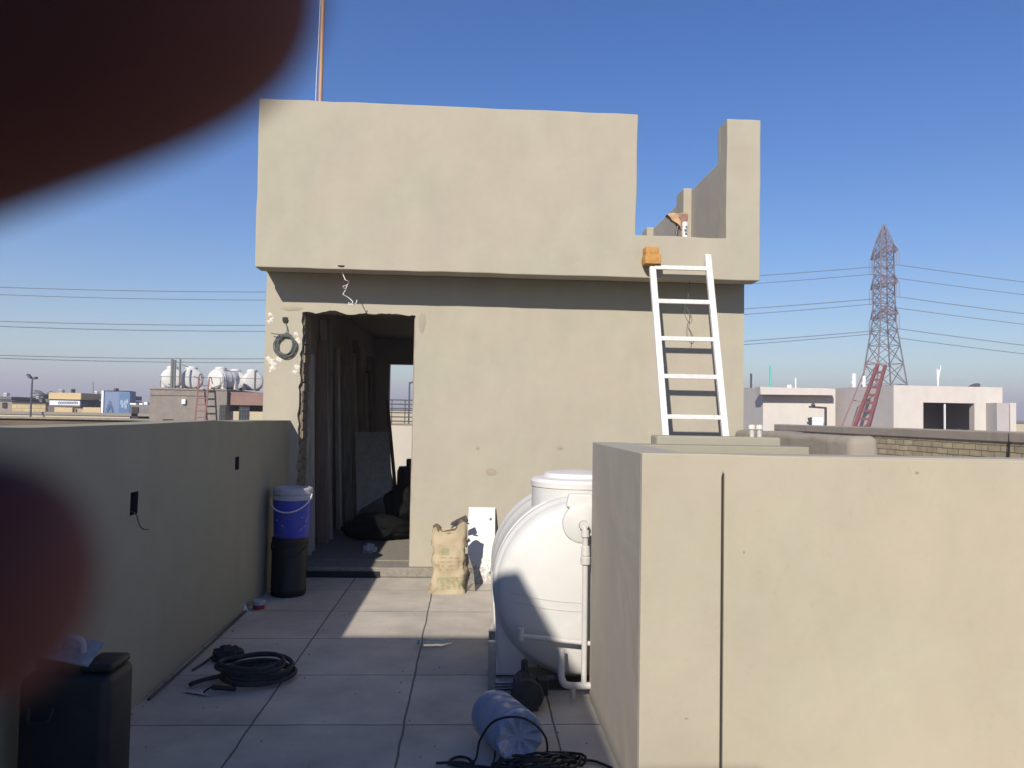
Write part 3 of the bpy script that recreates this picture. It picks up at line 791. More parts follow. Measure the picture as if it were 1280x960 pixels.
# ---- pump under the tank end
pu = thing('water_pump', 'small dark electric water pump on the floor before the white tank', 'pump', (at(655, 872, Z=0).x, 3.98, 0))
bm = BM(); lathe(bm, [(0, -.10), (.05, -.10), (.062, -.09), (.065, -.07), (.065, .05), (.055, .075), (0, .078)], 28, (0, 0, .085), 'Y')
for k in range(14):
    a_ = 2*math.pi*k/14
    beam(bm, (.066*math.cos(a_), -.05, .085+.066*math.sin(a_)), (.066*math.cos(a_), .05, .085+.066*math.sin(a_)), .004, .012)
obj('motor', bm, M['dark_steel'], pu, smooth=True)
bm = BM(); lathe(bm, [(0, -.13), (.03, -.13), (.075, -.122), (.082, -.11), (.08, -.10)], 28, (0, 0, .085), 'Y'); obj('fan_cover', bm, M['dust_rubber'], pu, smooth=True)
bm = BM(); box(bm, -.06, .06, -.09, .06, 0, .018); obj('base', bm, M['dark_steel'], pu, bevel=.004)
bm = BM(); tube(bm, [(0, .05, .09), (0, .12, .09)], .05, 20); tube(bm, [(0, .1, .1), (0, .1, .19), ], .018, 12); tube(bm, [(0, .12, .09), (.16, .13, .09)], .018, 10)
obj('pump_head', bm, M['dark_steel'], pu, smooth=True)
bm = BM(); box(bm, .055, .11, -.05, .03, .06, .14); obj('terminal_box', bm, M['rubber'], pu, bevel=.006)

# ---- buckets by the door
def P0(px, py): return at(px, py, Z=0)
bk = at(361, 735, Z=0); 
t = thing('bucket', 'matt black plastic drum standing under the blue bucket by the doorway', 'drum', (at(361.5, 700, Y=6.35).x, 6.35, 0))
bz1 = at(361, 671, Y=6.3).z
bm = BM(); lathe(bm, [(0, 0), (.125, 0), (.134, .012), (.137, .05), (.137, .055), (.134, .06), (.136, bz1-.07), (.141, bz1-.065), (.141, bz1-.05), (.136, bz1-.045), (.136, bz1-.006), (.13, bz1-.004), (0, bz1-.004)], 44)
obj('body', bm, M['black_plastic'], t, smooth=True)
bm = BM(); tube(bm, [(.139*math.cos(u), .139*math.sin(u)-.004, bz1-.058-.09*math.sin(-u)) for u in [-.0-math.pi*k/14 for k in range(15)]], .004, 6); obj('handle', bm, M['rubber'], t, smooth=True)
bx0_ = at(365.5, 640, Y=6.35)
t = thing('paint_bucket', 'blue plastic paint bucket with pale lid and wire handle stacked on a black can', 'bucket', (bx0_.x, 6.35, bz1-.003))
hz = at(365, 609, Y=6.3).z-bz1
bm = BM(); lathe(bm, [(0, 0), (.132, .0), (.136, .006), (.136, .02), (.140, .022), (.149, hz-.10), (.149, hz-.095), (0, hz-.095)], 40); obj('body', bm, M['blue_plastic'], t, smooth=True)
bm = BM(); lathe(bm, [(.149, hz-.096), (.153, hz-.094), (.153, hz-.060), (.147, hz-.056), (.147, hz-.052), (.156, hz-.048), (.156, hz-.012), (.148, hz-.003), (.13, hz), (.128, hz-.006), (0, hz-.006)], 40); obj('lid', bm, M['grey_lid'], t, smooth=True)
bm = BM(); pts = []
for i in range(17):
    u = math.pi*i/16; pts.append((-.158*math.cos(u), -.04-.125*math.sin(u), hz-.085-.115*math.sin(u)-.0*i+.035*(i/16)))
tube(bm, pts, .005, 8); obj('handle', bm, M['white_paint'], t, smooth=True)
for i in range(7):
    bm = BM()
    a_ = -math.pi/2+rnd.uniform(-.9, 1.0); z = rnd.uniform(.05, .22)
    beam(bm, (.1455*math.cos(a_), .1455*math.sin(a_), z), (.147*math.cos(a_+.12), .147*math.sin(a_+.12), z+rnd.uniform(-.03, .03)), .003, .004)
    obj('paint_scratch', bm, M['grey_lid'], t)

# ---- cement bag
by = 6.44; bc = at(560, 738, Y=by); bt = at(560, 662, Y=by)
bag = thing('cement_bag', 'opened tan paper cement bag with faded green print leaning by the wall', 'bag', (bc.x, by+.03, 0))
def bagmat():
    m = mat('kraft_paper', (.44, .36, .235), .85, col2=(.37, .30, .19), vscale=7, bump=.5, bscale=14)
    nt = m.node_tree; L = nt.links; B = nt.nodes['Principled BSDF']
    src = B.inputs['Base Color'].links[0].from_socket
    tc = nt.nodes.new('ShaderNodeTexCoord'); sp = nt.nodes.new('ShaderNodeSeparateXYZ'); L.new(tc.outputs['Object'], sp.inputs[0])
    def math_(op, a, b=None, c=None):
        n_ = nt.nodes.new('ShaderNodeMath'); n_.operation = op
        for i, v in enumerate((a, b, c)):
            if v is None: continue
            if isinstance(v, (int, float)): n_.inputs[i].default_value = v
            else: L.new(v, n_.inputs[i])
        return n_.outputs[0]
    z = sp.outputs['Z']; x = sp.outputs['X']
    nz = nt.nodes.new('ShaderNodeTexNoise'); nz.inputs['Scale'].default_value = 30; nz.inputs['Detail'].default_value = 4; L.new(tc.outputs['Object'], nz.inputs[0])
    br = math_('GREATER_THAN', nz.outputs['Fac'], .5)
    lower = math_('MULTIPLY', math_('COMPARE', z, .085, .05), math_('COMPARE', x, .02, .11))
    blob = math_('MULTIPLY', math_('COMPARE', z, .33, .03), math_('COMPARE', x, -.03, .035))
    f = math_('MULTIPLY', math_('MAXIMUM', lower, blob), br)
    f = math_('MULTIPLY', f, .5)
    mx = nt.nodes.new('ShaderNodeMix'); mx.data_type = 'RGBA'; L.new(f, mx.inputs[0]); L.new(src, mx.inputs[6]); mx.inputs[7].default_value = (.16, .24, .10, 1)
    # thin rows of brown lines of print
    rows = math_('LESS_THAN', math_('FRACT', math_('MULTIPLY', z, 32.0)), .3)
    band = math_('MULTIPLY', math_('COMPARE', z, .235, .055), math_('COMPARE', x, .0, .09))
    g_ = math_('MULTIPLY', math_('MULTIPLY', rows, band), math_('MULTIPLY', br, .6))
    my = nt.nodes.new('ShaderNodeMix'); my.data_type = 'RGBA'; L.new(g_, my.inputs[0]); L.new(mx.outputs[2], my.inputs[6]); my.inputs[7].default_value = (.25, .14, .06, 1)
    L.new(my.outputs[2], B.inputs['Base Color'])
    return m
H = bt.z+.005; bm = BM(); n_a, n_h = 40, 26; rings = []
for j in range(n_h+1):
    h_ = j/n_h; ring = []
    for i in range(n_a):
        a_ = 2*math.pi*i/n_a
        w = .140-.006*math.sin(h_*3.14)+(.018*(1-h_)**6); d = .085*(1-.25*h_)
        ca, sa = math.cos(a_), math.sin(a_)
        x = w*math.copysign(abs(ca)**.55, ca); y = d*math.copysign(abs(sa)**.7, sa)
        p = Vector((x, y, H*h_))
        k = noise.noise(Vector((x*9, y*9, h_*5)))*.026+noise.noise(Vector((x*26, y*26, h_*16+3)))*.016
        p.x += k*ca+.012*math.sin(h_*5)*(.5); p.y += k*sa+.05*h_**2
        if h_ > .85: p.z += noise.noise(Vector((x*14, y*14, 7)))*.05*(h_-.85)/.15+(.055*max(0, x/.15) if h_ > .95 else 0)-(.03 if (h_ > .97 and abs(x) < .07) else 0)
        ring.append(bm.verts.new(p))
    rings.append(ring)
for A, B_ in zip(rings, rings[1:]):
    for i in range(n_a): bm.faces.new((A[i], A[(i+1) % n_a], B_[(i+1) % n_a], B_[i]))
bm.faces.new(rings[0][::-1])
inner = [bm.verts.new(v.co*1.0+Vector((-v.co.x*.25, -v.co.y*.25+.01, -.06))) for v in rings[-1]]
for i in range(n_a): bm.faces.new((rings[-1][i], rings[-1][(i+1) % n_a], inner[(i+1) % n_a], inner[i])).material_index = 1
bm.faces.new(inner).material_index = 1
obj('sack', bm, [bagmat(), mat('bag_inside', (.16, .10, .07), .9)], bag, smooth=True)
# torn paper flaps beside it
fl = at(590, 738, Y=6.5)
bm = BM()
pp = [(.0, .0, .0), (.09, .02, .0), (.075, .05, .16), (.03, .05, .28), (-.03, .03, .30), (-.02, -.01, .14)]
vs = [bm.verts.new(p) for p in pp]; bm.faces.new(vs)
bmesh.ops.subdivide_edges(bm, edges=bm.edges, cuts=4); bmesh.ops.triangulate(bm, faces=bm.faces)
for v in bm.verts: v.co += Vector((0, 1, 0))*noise.noise(v.co*14)*.04
ex = bmesh.ops.extrude_face_region(bm, geom=bm.faces[:]); bmesh.ops.translate(bm, verts=[e for e in ex['geom'] if isinstance(e, bmesh.types.BMVert)], vec=(0, .003, 0))
bmesh.ops.translate(bm, verts=bm.verts, vec=(.13, .02, .005))
obj('torn_flap', bm, M['mortar'], bag, label='crumpled grey dusty paper flap')

# ---- white board leaning on the wall
b0 = at(584, 726, Y=6.78); b1 = at(618.5, 731, Y=6.78)
bt0 = at(583.5, 634, Y=YF-.03)
bd = thing('panel_board', 'narrow white board with two screw holes and cement stains leaning on the wall', 'board', ((b0.x+b1.x)/2, 6.78, 0))
w = b1.x-b0.x; Lb = math.hypot(bt0.z, YF-.03-6.78); lean = math.atan2(YF-.035-6.78, bt0.z)
def boardmat():
    m = mat('stained_white_board', (.66, .65, .61), .6, col2=(.61, .60, .56), vscale=8)
    nt = m.node_tree; L = nt.links; B = nt.nodes['Principled BSDF']; src = B.inputs['Base Color'].links[0].from_socket
    tc = nt.nodes.new('ShaderNodeTexCoord'); sp = nt.nodes.new('ShaderNodeSeparateXYZ'); L.new(tc.outputs['Object'], sp.inputs[0])
    nz = nt.nodes.new('ShaderNodeTexNoise'); nz.inputs['Scale'].default_value = 34; nz.inputs['Detail'].default_value = 9; nz.inputs['Roughness'].default_value = .75; L.new(tc.outputs['Object'], nz.inputs[0])
    mr = nt.nodes.new('ShaderNodeMapRange'); mr.inputs[1].default_value = .0; mr.inputs[2].default_value = .36; mr.inputs[3].default_value = .42; mr.inputs[4].default_value = .72
    L.new(sp.outputs['Z'], mr.inputs[0])
    gt = nt.nodes.new('ShaderNodeMath'); gt.operation = 'GREATER_THAN'; L.new(nz.outputs['Fac'], gt.inputs[0]); L.new(mr.outputs[0], gt.inputs[1])
    mx = nt.nodes.new('ShaderNodeMix'); mx.data_type = 'RGBA'; L.new(gt.outputs[0], mx.inputs[0]); L.new(src, mx.inputs[6]); mx.inputs[7].default_value = (.36, .33, .28, 1)
    L.new(mx.outputs[2], B.inputs['Base Color']); return m
rotl = Matrix.Rotation(-lean, 3, 'X')
bm = BM(); box(bm, -w/2, w/2, 0, .016, 0, Lb)
for v in bm.verts: v.co = rotl @ v.co
obj('board', bm, boardmat(), bd, bevel=.002)
for sx, zz_ in ((.33, Lb*.84), (.33, Lb*.14)):
    bm = BM(); lathe(bm, [(0, -.003), (.006, -.003), (.007, -.0015), (.012, -.0012), (.0125, .001)], 14, (sx*w, 0, zz_), 'Y')
    for v in bm.verts: v.co = rotl @ v.co
    obj('screw', bm, M['dark_steel'], bd)
# dark glove stuffed behind the bag
gp = at(575, 653, Y=6.72)
gl = thing('work_glove', 'dark dusty work glove with a white cuff resting between the bag and board', 'glove', gp)
bm = BM(); tube(bm, smooth_path([(-.065, 0, -.025), (-.03, 0, .0), (.03, .01, .022), (.06, .015, .03)], 4), [.012]+[.024]*6+[.028]*5+[.02], 10)
for v in bm.verts: v.co += Vector((noise.noise(v.co*30), noise.noise(v.co*30+Vector((3, 0, 0))), noise.noise(v.co*30+Vector((0, 4, 0)))))*.01
obj('palm_part', bm, M['glove'], gl, smooth=True)
bm = BM(); tube(bm, [(-.05, -.01, -.05), (-.02, -.01, -.065), (.01, -.005, -.05)], .016, 8); obj('cuff', bm, M['white_paint'], gl, smooth=True)
for k, (dx, dz_) in enumerate(((-.075, -.05), (-.08, -.02), (.08, -.01))):
    bm = BM(); tube(bm, [(dx*.5, 0, dz_*.3), (dx, -.005, dz_)], [.009, .005], 7); obj('finger_end', bm, M['glove'], gl, smooth=True)
# thin twig of wire against the board
bm = BM(); q0 = at(575, 676, Y=6.62)

# ---- floor things, left
def on(px, py, z=0.0): return at(px, py, Z=z)
# black can close to the camera with a plastering float on it
jc = thing('jerrycan', 'large black jerrycan with screw cap at the lower left holding a trowel', 'can', (-1.385, 2.92, 0))
jt = at(150, 826, Y=2.9).z
bm = BM(); box(bm, -.155, .155, -.10, .12, 0, jt-.03); obj('body', bm, M['black_plastic'], jc, bevel=.035, seg=4, smooth=True)
bm = BM(); box(bm, .04, .15, -.07, .09, jt-.0295, jt+.0); obj('shoulder', bm, M['black_plastic'], jc, bevel=.012, seg=3, smooth=True)
bm = BM(); lathe(bm, [(.045, jt-.031), (.045, jt-.012), (.05, jt-.01), (.05, jt+.022), (.04, jt+.028), (0, jt+.028)], 28, (-.08, -.02, 0)); obj('screw_cap', bm, M['rubber'], jc, smooth=True)
bm = BM(); tube(bm, smooth_path([(-.02, -.118, jt-.13), (-.03, -.13, jt-.17), (-.09, -.13, jt-.175), (-.10, -.118, jt-.13)], 4), .006, 8); obj('handle', bm, M['black_plastic'], jc, smooth=True)
ft = thing('plastering_float', 'steel plastering float with an arched handle lying on the black jerrycan', 'trowel', (-1.40, 2.90, jt+.036), rz=R(8))
tl_ = Matrix.Rotation(R(14), 3, 'Y') @ Matrix.Rotation(R(18), 3, 'X')
bm = BM(); box(bm, -.075, .085, -.065, .075, -.003, .003)
for v in bm.verts: v.co = tl_ @ v.co
obj('blade', bm, mat('dusty_steel', (.33, .34, .37), .5, .3, vary=.35, vscale=30), ft)
bm = BM(); tube(bm, smooth_path([(-.045, .0, .004), (-.04, .0, .04), (.0, .0, .055), (.03, .0, .045), (.04, .0, .004)], 5), .011, 10)
for v in bm.verts: v.co = tl_ @ v.co
obj('handle', bm, M['grey_lid'], ft, smooth=True)

# hose coil
hc = on(319, 849)
bm = BM(); pts = []
for i in range(5*26):
    a_ = 2*math.pi*i/26; k = i/26
    r = .175+.018*math.sin(k*2.4)+.008*math.sin(a_*3+k); pts.append((hc.x+.02*math.sin(k)+r*math.cos(a_), hc.y+.9*r*math.sin(a_)+.012*math.cos(k*2), .016+.02*(k*.9)+.004*math.sin(a_*2)))
pts += [(hc.x-.24, hc.y-.10, .03), (hc.x-.30, hc.y-.13, .015)]
tube(bm, smooth_path(pts, 2), .012, 8)
tag(obj('hose_coil', bm, M['dust_rubber'], smooth=True), 'coil of thick dark hose lying on the shaded floor tiles', 'hose')
# pointing trowel
tp = on(244, 867)
tw = thing('pointing_trowel', 'pale triangular trowel blade with dark handle beside the hose coil', 'trowel', (tp.x, tp.y, .004), rz=R(-8))
bm = BM()
vs = [bm.verts.new(p) for p in ((-.075, 0, .006), (.02, .055, .004), (.095, -.045, .004), (.03, -.02, .012))]
bm.faces.new((vs[0], vs[3], vs[1])); bm.faces.new((vs[0], vs[2], vs[3])); bm.faces.new((vs[1], vs[3], vs[2]))
obj('blade', bm, mat('bright_steel', (.55, .55, .56), .35, .4), tw)
bm = BM(); tube(bm, smooth_path([(.05, -.01, .01), (.08, .0, .03), (.11, .01, .028), (.2, .03, .02)], 3), [.005]*4+[.013]*6, 8); obj('handle', bm, M['rubber'], tw, smooth=True)
# dark crumpled bag
cb_ = on(284, 826)
bm = BM(); bmesh.ops.create_icosphere(bm, subdivisions=4, radius=1)
for v in bm.verts:
    k = 1+.30*noise.noise(v.co*2.3)+.16*noise.noise(v.co*6)
    v.co = Vector((v.co.x*.085*k+cb_.x, v.co.y*.06*k+cb_.y, max(0, v.co.z*.05*k+.035)))
tag(obj('crumpled_cloth', bm, M['dust_rubber'], smooth=True), 'dark crumpled cloth lump on the floor near the left parapet', 'cloth')
# sticks along the wall foot
for (x0, y0, x1, y1, r, lab) in ((186, 876, 309, 763, .008, 'long thin dark rod lying along the foot of the left parapet'), (241, 839, 264, 823, .007, 'short dark rod on the floor between parapet and hose coil')):
    a_, b_ = on(x0, y0), on(x1, y1); a_.z = b_.z = r; a_.x = max(a_.x, -1.585); b_.x = max(b_.x, -1.585)
    bm = BM(); tube(bm, [a_, (a_+b_)/2+Vector((.006, 0, 0)), b_], r, 7); tag(obj('metal_rod', bm, M['dark_steel']), lab, 'rod')
# little tin and shiny scrap
cp = on(322, 762)
t = thing('paint_tin', 'small dented tin with pale top and red side by the parapet foot', 'tin', (cp.x, cp.y+.03, 0))
bm = BM(); lathe(bm, [(0, 0), (.042, 0), (.044, .03), (.043, .032), (0, .032)], 20); obj('body', bm, M['red_plastic'], t, smooth=True)
bm = BM(); lathe(bm, [(.045, .0325), (.046, .055), (.04, .062), (0, .058)], 20); obj('top', bm, M['grey_lid'], t, smooth=True)
cp = on(305.5, 765)
bm = BM(); vs = [bm.verts.new(Vector(p)+Vector((cp.x, cp.y, 0))) for p in ((-.045, 0, 0), (.03, .01, .0), (-.01, .02, .07), (.0, -.02, .005))]
for f in ((0, 3, 2), (3, 1, 2), (1, 0, 2), (0, 1, 3)): bm.faces.new([vs[i] for i in f])
tag(obj('metal_scrap', bm, M['steel']), 'shiny folded triangular metal scrap at the parapet foot beside the tin', 'scrap')
# small mortar crumbs scattered on the tiles
bm = BM(); rc_ = random.Random(5)
for i in range(230):
    x = rc_.uniform(-1.55, .55); y = rc_.uniform(3.0, 6.95) if i % 3 else rc_.uniform(6.5, 6.98); s = rc_.uniform(.002, .006)
    if i % 4 == 1: x = -1.595+abs(rc_.gauss(0, .05)); s *= 1.5
    v_ = bmesh.ops.create_icosphere(bm, subdivisions=1, radius=s)['verts']
    for v in v_: v.co = Vector((v.co.x*rc_.uniform(.7, 1.4)+x, v.co.y+y, max(.0, v.co.z*.7+s*.4)))
tag(obj('mortar_crumbs', bm, M['cope']), kind='stuff')['label'] = 'scattered crumbs of mortar on the roof tiles'

# ---- clear plastic bottle on the floor
def plasticmat(name, col, trans=.85, rough=.2, alpha=1):
    m = bpy.data.materials.new(name); m.use_nodes = True; B = m.node_tree.nodes['Principled BSDF']
    B.inputs['Base Color'].default_value = (*col, 1); B.inputs['Roughness'].default_value = rough
    B.inputs['Transmission Weight'].default_value = trans; B.inputs['IOR'].default_value = 1.3
    return m
bp_ = on(545, 808)
t = thing('plastic_bottle', 'small clear plastic bottle lying on the tiles at the shadow edge', 'bottle', (bp_.x, bp_.y, .028), rz=R(5))
pm = plasticmat('clear_plastic', (.85, .9, .9), .85, .25)
bm = BM(); prof = [(0, -.08), (.022, -.08), (.028, -.07), (.026, -.03), (.028, -.02), (.024, .0), (.028, .02), (.028, .05), (.012, .085), (.011, .1), (0, .1)]
lathe(bm, prof, 20, (0, 0, 0), 'Y')
for v in bm.verts: v.co = Vector((v.co.y*.95, v.co.x*.8, v.co.z*.8-.004))
obj('body', bm, pm, t, smooth=True)
bm = BM(); lathe(bm, [(0, -.118), (.015, -.118), (.015, -.101), (0, -.1005)], 16, (0, 0, 0), 'Y')
for v in bm.verts: v.co = Vector((v.co.y, v.co.x, v.co.z))
obj('cap', bm, M['green'], t, smooth=True)

# ---- blue water bottle lying down
wb_ = on(622, 935)
wt = thing('water_bottle', 'large translucent blue water bottle lying on the floor below the tank', 'bottle', (at(630, 905, Z=.108).x, at(630, 905, Z=.108).y, .112), rz=R(22))
wt.scale = (.82, .82, .82)
bmw = plasticmat('blue_polycarbonate', (.42, .50, .66), .55, .28)
bm = BM()
prof = [(0, -.185), (.03, -.187), (.06, -.180), (.085, -.195), (.11, -.205), (.124, -.20), (.130, -.185), (.130, -.155), (.126, -.150), (.126, -.142), (.131, -.137), (.131, -.06), (.127, -.054), (.127, -.046), (.131, -.04), (.131, .05), (.127, .056), (.127, .064), (.131, .07), (.131, .13), (.12, .165), (.09, .195), (.045, .22), (.03, .225), (.028, .27), (0, .27)]
lathe(bm, prof, 60, (0, 0, 0), 'Y')
for v in bm.verts:                              # flutes pressed into the base
    if v.co.y < -.17:
        r = math.hypot(v.co.x, v.co.z)
        if .04 < r < .125: v.co.y += .010*math.cos(10*math.atan2(v.co.z, v.co.x))
obj('shell', bm, bmw, wt, smooth=True)
bm = BM()
for k in range(10):
    a_ = 2*math.pi*k/10+.3
    beam(bm, (.02*math.cos(a_), -.189, .02*math.sin(a_)), (.055*math.cos(a_), -.190, .055*math.sin(a_)), .006, .004)
obj('base_ribs', bm, M['grey_lid'], wt)
bm = BM(); lathe(bm, [(0, .300), (.03, .300), (.032, .27), (0, .2705)], 20, (0, 0, 0), 'Y'); obj('cap', bm, M['blue_plastic'], wt, smooth=True)

# ---- tangle of black cables at the bottom
def cab(lab, pix, r=.006, hz=None, grp='black cables on the floor'):
    pts = []
    for i, q in enumerate(pix):
        z = q[2] if len(q) > 2 else .01
        pts.append(at(q[0], q[1], Z=z))
    bm = BM(); tube(bm, smooth_path(pts, 7), r, 8)
    return tag(obj('power_cable', bm, M['black_cable'], smooth=True), lab, 'cable', grp)
cab('black cable arching up over the end of the blue water bottle', [(560, 955), (592, 952, .02), (600, 925, .10), (617, 902, .22), (645, 896, .27), (668, 905, .22), (682, 922, .12), (684, 940, .03), (681, 950)], .0048)
cab('black cable looped flat on the tiles left of the blue bottle', [(545, 954), (575, 953, .015), (592, 956), (585, 948, .02), (573, 946), (562, 951), (570, 957), (600, 958), (625, 962)], .006)
cab('thick black cable lying along the bottom from tile to wall', [(600, 966), (640, 955, .02), (680, 948, .02), (700, 944), (725, 949), (745, 952), (765, 960)], .006)
rc2 = random.Random(21); pts = []
for i in range(60):
    a_ = i*.55; pts.append((at(672, 955, Z=.02).x+.16*math.cos(a_)+rc2.gauss(0, .03), at(672, 958, Z=.02).y+.07*math.sin(a_*1.1)+rc2.gauss(0, .015), .012+.035*abs(math.sin(i*1.3))))
bm = BM(); tube(bm, smooth_path(pts, 4), .006, 7)
tag(obj('cable_tangle', bm, M['black_cable'], smooth=True), 'messy knot of black cable heaped in front of the blue bottle', 'cable')
cab('short black cable curling before the fluted bottle base', [(612, 962), (618, 948, .02), (620, 934, .06), (628, 922, .10), (640, 918, .1)], .004)

# ---- inside the stair house: planks leaning on the left wall, boards, sacks
ri = random.Random(44)
for i in range(17):
    y = YF+.45+i*.32+ri.uniform(-.08, .08)
    wd = ri.uniform(.07, .16); hgt = ri.uniform(2.0, 2.5); ln = ri.uniform(.04, .16)
    mm = [M['wood'], M['wood_pale'], M['wood_red'], M['wood']][i % 4]
    kinds = ['grey', 'pale grey', 'reddish', 'dark grey'][i % 4]
    x0 = XL+.23
    bm = BM(); beam(bm, (x0+ln+.03, y, .097), (x0+.028, y+ri.uniform(-.12, .12), hgt), .035, wd)
    tag(obj('plank', bm, mm, bevel=.003), '%s plank leaning in the row on the inner left wall of the stair house' % kinds, 'plank', 'planks leaning inside the stair house')
q0 = at(447, 632, Z=.1)
bm = BM()
pa = at(444, 540, Y=9.6); pb = at(486, 540, Y=9.6); pc = at(490, 612, Y=9.0); pd_ = at(446, 640, Y=9.0)
vs = [bm.verts.new(v) for v in (pa, pb, pc, pd_)]; bm.faces.new(vs)
ex = bmesh.ops.extrude_face_region(bm, geom=bm.faces[:]); bmesh.ops.translate(bm, verts=[e for e in ex['geom'] if isinstance(e, bmesh.types.BMVert)], vec=(0, .03, 0))
tag(obj('plywood_sheet', bm, M['wood_pale']), 'broad grey plywood sheet leaning inside the dark doorway', 'board')
for (xa, ya, xb, yb, wdt, m_, lab) in ((478, 545, 490, 611, .055, 'wood_pale', 'pale narrow batten leaning inside just left of the far opening'), (484, 500, 494, 610, .04, 'wood_red', 'dark batten leaning across the left side of the far opening')):
    a_ = at(xa, ya, Y=11.2); b_ = at(xb, yb, Y=10.9)
    bm = BM(); beam(bm, a_, b_, wdt, .03); tag(obj('batten', bm, M[m_]), lab, 'batten')
# dark heap of sacks inside
for (px, py, Y_, sx, sy, sz, lab) in ((470, 655, 8.6, .36, .3, .14, 'dark full sack slumped at the foot of the plywood sheet inside'), (503, 640, 9.4, .22, .3, .30, 'dark sack leaning inside the right side of the doorway')):
    p = at(px, py, Y=Y_); bm = BM(); bmesh.ops.create_icosphere(bm, subdivisions=4, radius=1)
    for v in bm.verts:
        k = 1+.25*noise.noise(v.co*1.8+Vector((px, 0, 0)))+.08*noise.noise(v.co*6)
        v.co = Vector((v.co.x*sx*k+p.x, v.co.y*sy*k+Y_, max(.096, v.co.z*sz*k+.096+sz*.8)))
    tag(obj('dark_sack', bm, mat('black_sack', (.006, .006, .006), .8, bump=.5, bscale=15, spec=.1), smooth=True), lab, 'sack')
p = at(509, 600, Y=12.4)
t = thing('gas_cylinder', 'dark metal cylinder with a short neck standing at the far opening', 'cylinder', (p.x, 12.4, .096))
zc = at(509, 583, Y=12.4).z-.096
bm = BM(); lathe(bm, [(0, 0), (.15, 0), (.16, .03), (.16, zc-.08), (.13, zc), (0, zc)], 28); obj('body', bm, M['dark_steel'], t, smooth=True)
bm = BM(); lathe(bm, [(.06, zc), (.06, zc+.10), (.05, zc+.12), (0, zc+.12)], 20, (.04, 0, 0)); obj('collar', bm, M['dark_steel'], t, smooth=True)
p = on(460, 693, .1)
bm = BM(); bmesh.ops.create_icosphere(bm, subdivisions=3, radius=1)
for v in bm.verts:
    k = 1+.5*noise.noise(v.co*2.5)
    v.co = Vector((v.co.x*.06*k+at(460, 693, Z=.1).x, v.co.y*.07*k+at(460, 690, Z=.1).y, max(.0965, v.co.z*.06*k+.12)))
tag(obj('crumpled_bag', bm, plasticmat('thin_plastic', (.6, .6, .6), .3, .5), smooth=True), 'small crumpled clear plastic bag on the floor inside the doorway', 'bag')

# terrace wall and railing seen through the far opening
t = thing('terrace_wall', 'cream terrace wall seen through the doorway with a dark railing on top', 'wall', (-2.0, 18, 0))
zw = at(502, 531, Y=18).z; zr = at(502, 500, Y=18).z
bm = BM(); box(bm, -1.3, 3, 0, .2, GZ, zw); obj('wall', bm, plaster('terrace_cream', (.52, .48, .40), (.50, .46, .38), (.44, .41, .35), 51, .1), t)
bm = BM(); box(bm, -1.3, 3, -.02, .22, zw+.0005, zw+.03); obj('coping', bm, M['old_plaster'], t)
bm = BM()
for k in range(6): beam(bm, (-1.3, .1, zw+.08+(zr-zw-.08)*k/5), (3, .1, zw+.08+(zr-zw-.08)*k/5), .03, .028)
for k in range(15): beam(bm, (-1.3+k*.30, .12, zw), (-1.3+k*.30, .12, zr), .02)
obj('railing', bm, M['dark_steel'], t)

# ================================================================== far things
def box_px(bm, x0, x1, yt, D, dep, zb=None, o=Vector((0, 0, 0))):
    a_ = at(x0, yt, Y=D); b_ = at(x1, yt, Y=D)
    box(bm, a_.x-o.x, b_.x-o.x, D-o.y, D+dep-o.y, (GZ if zb is None else zb)-o.z, (a_.z+b_.z)/2-o.z)
def px_box(x0, x1, y0, y1, D, dep, o, bm=None):
    bm = bm or BM(); a_ = at(x0, y0, Y=D); b_ = at(x1, y1, Y=D)
    box(bm, a_.x-o.x, b_.x-o.x, D-o.y, D+dep-o.y, b_.z-o.z, a_.z-o.z); return bm
def house_at(name, label, px, D, cat='building'):
    p = at(px, 515, Y=D); return thing(name, label, cat, (p.x, D, GZ))
# tank house, left
D = 35
hh = house_at('tank_house', 'weathered brown concrete house carrying five white water tanks on its roof', 240, D); o = hh.location
bm = BM(); a_ = at(188, 483, Y=D); b_ = at(284, 483, Y=D)
zt_ = a_.z-.12
box(bm, a_.x-o.x, b_.x-o.x, 0, 8, 0, zt_-o.z); obj('wall', bm, plaster('stained_concrete', (.31, .275, .24), (.25, .22, .19), (.13, .115, .105), 31, .5), hh)
c_ = at(330, 487, Y=D+1.2)
bm = BM(); box(bm, b_.x-o.x+.001, 1.6+b_.x-o.x+1.5, .45, 8, 0, zt_-o.z-.9); obj('recessed_wall', bm, M['cream'], hh)
bm = BM(); box(bm, b_.x-o.x-.01, b_.x-o.x+3.2, .25, 8, zt_-o.z-.62, zt_-o.z-.05); obj('brown_fascia', bm, M['brown_band'], hh)
bm = BM(); box(bm, a_.x-o.x-.05, b_.x-o.x+.0, -.05, 8, zt_-o.z+.001, zt_-o.z+.06); obj('roof_edge', bm, M['old_plaster'], hh)
for x0, x1 in ((274.5, 282), (299, 311)):
    DD = D-.03 if x0 < 280 else D+.42
    w_ = obj('window', px_box(x0, x1, 506, 530, DD, .06, o), M['glass_dark'], hh)
    bm = BM(); A_ = at(x0, 506, Y=DD); B2 = at(x1, 530, Y=DD)
    for k in range(1, 4): box(bm, A_.x-o.x+(B2.x-A_.x)*k/4-.012, A_.x-o.x+(B2.x-A_.x)*k/4+.012, DD-o.y-.02, DD-o.y-.001, B2.z-o.z, A_.z-o.z)
    for k in range(1, 4): box(bm, A_.x-o.x, B2.x-o.x, DD-o.y-.04, DD-o.y-.021, B2.z-o.z+(A_.z-B2.z)*k/4-.012, B2.z-o.z+(A_.z-B2.z)*k/4+.012)
    obj('window_bars', bm, M['dark_steel'], w_)
obj('meter_box', px_box(227, 231.5, 499, 505, D-.12, .1, o), M['white_far'], hh)
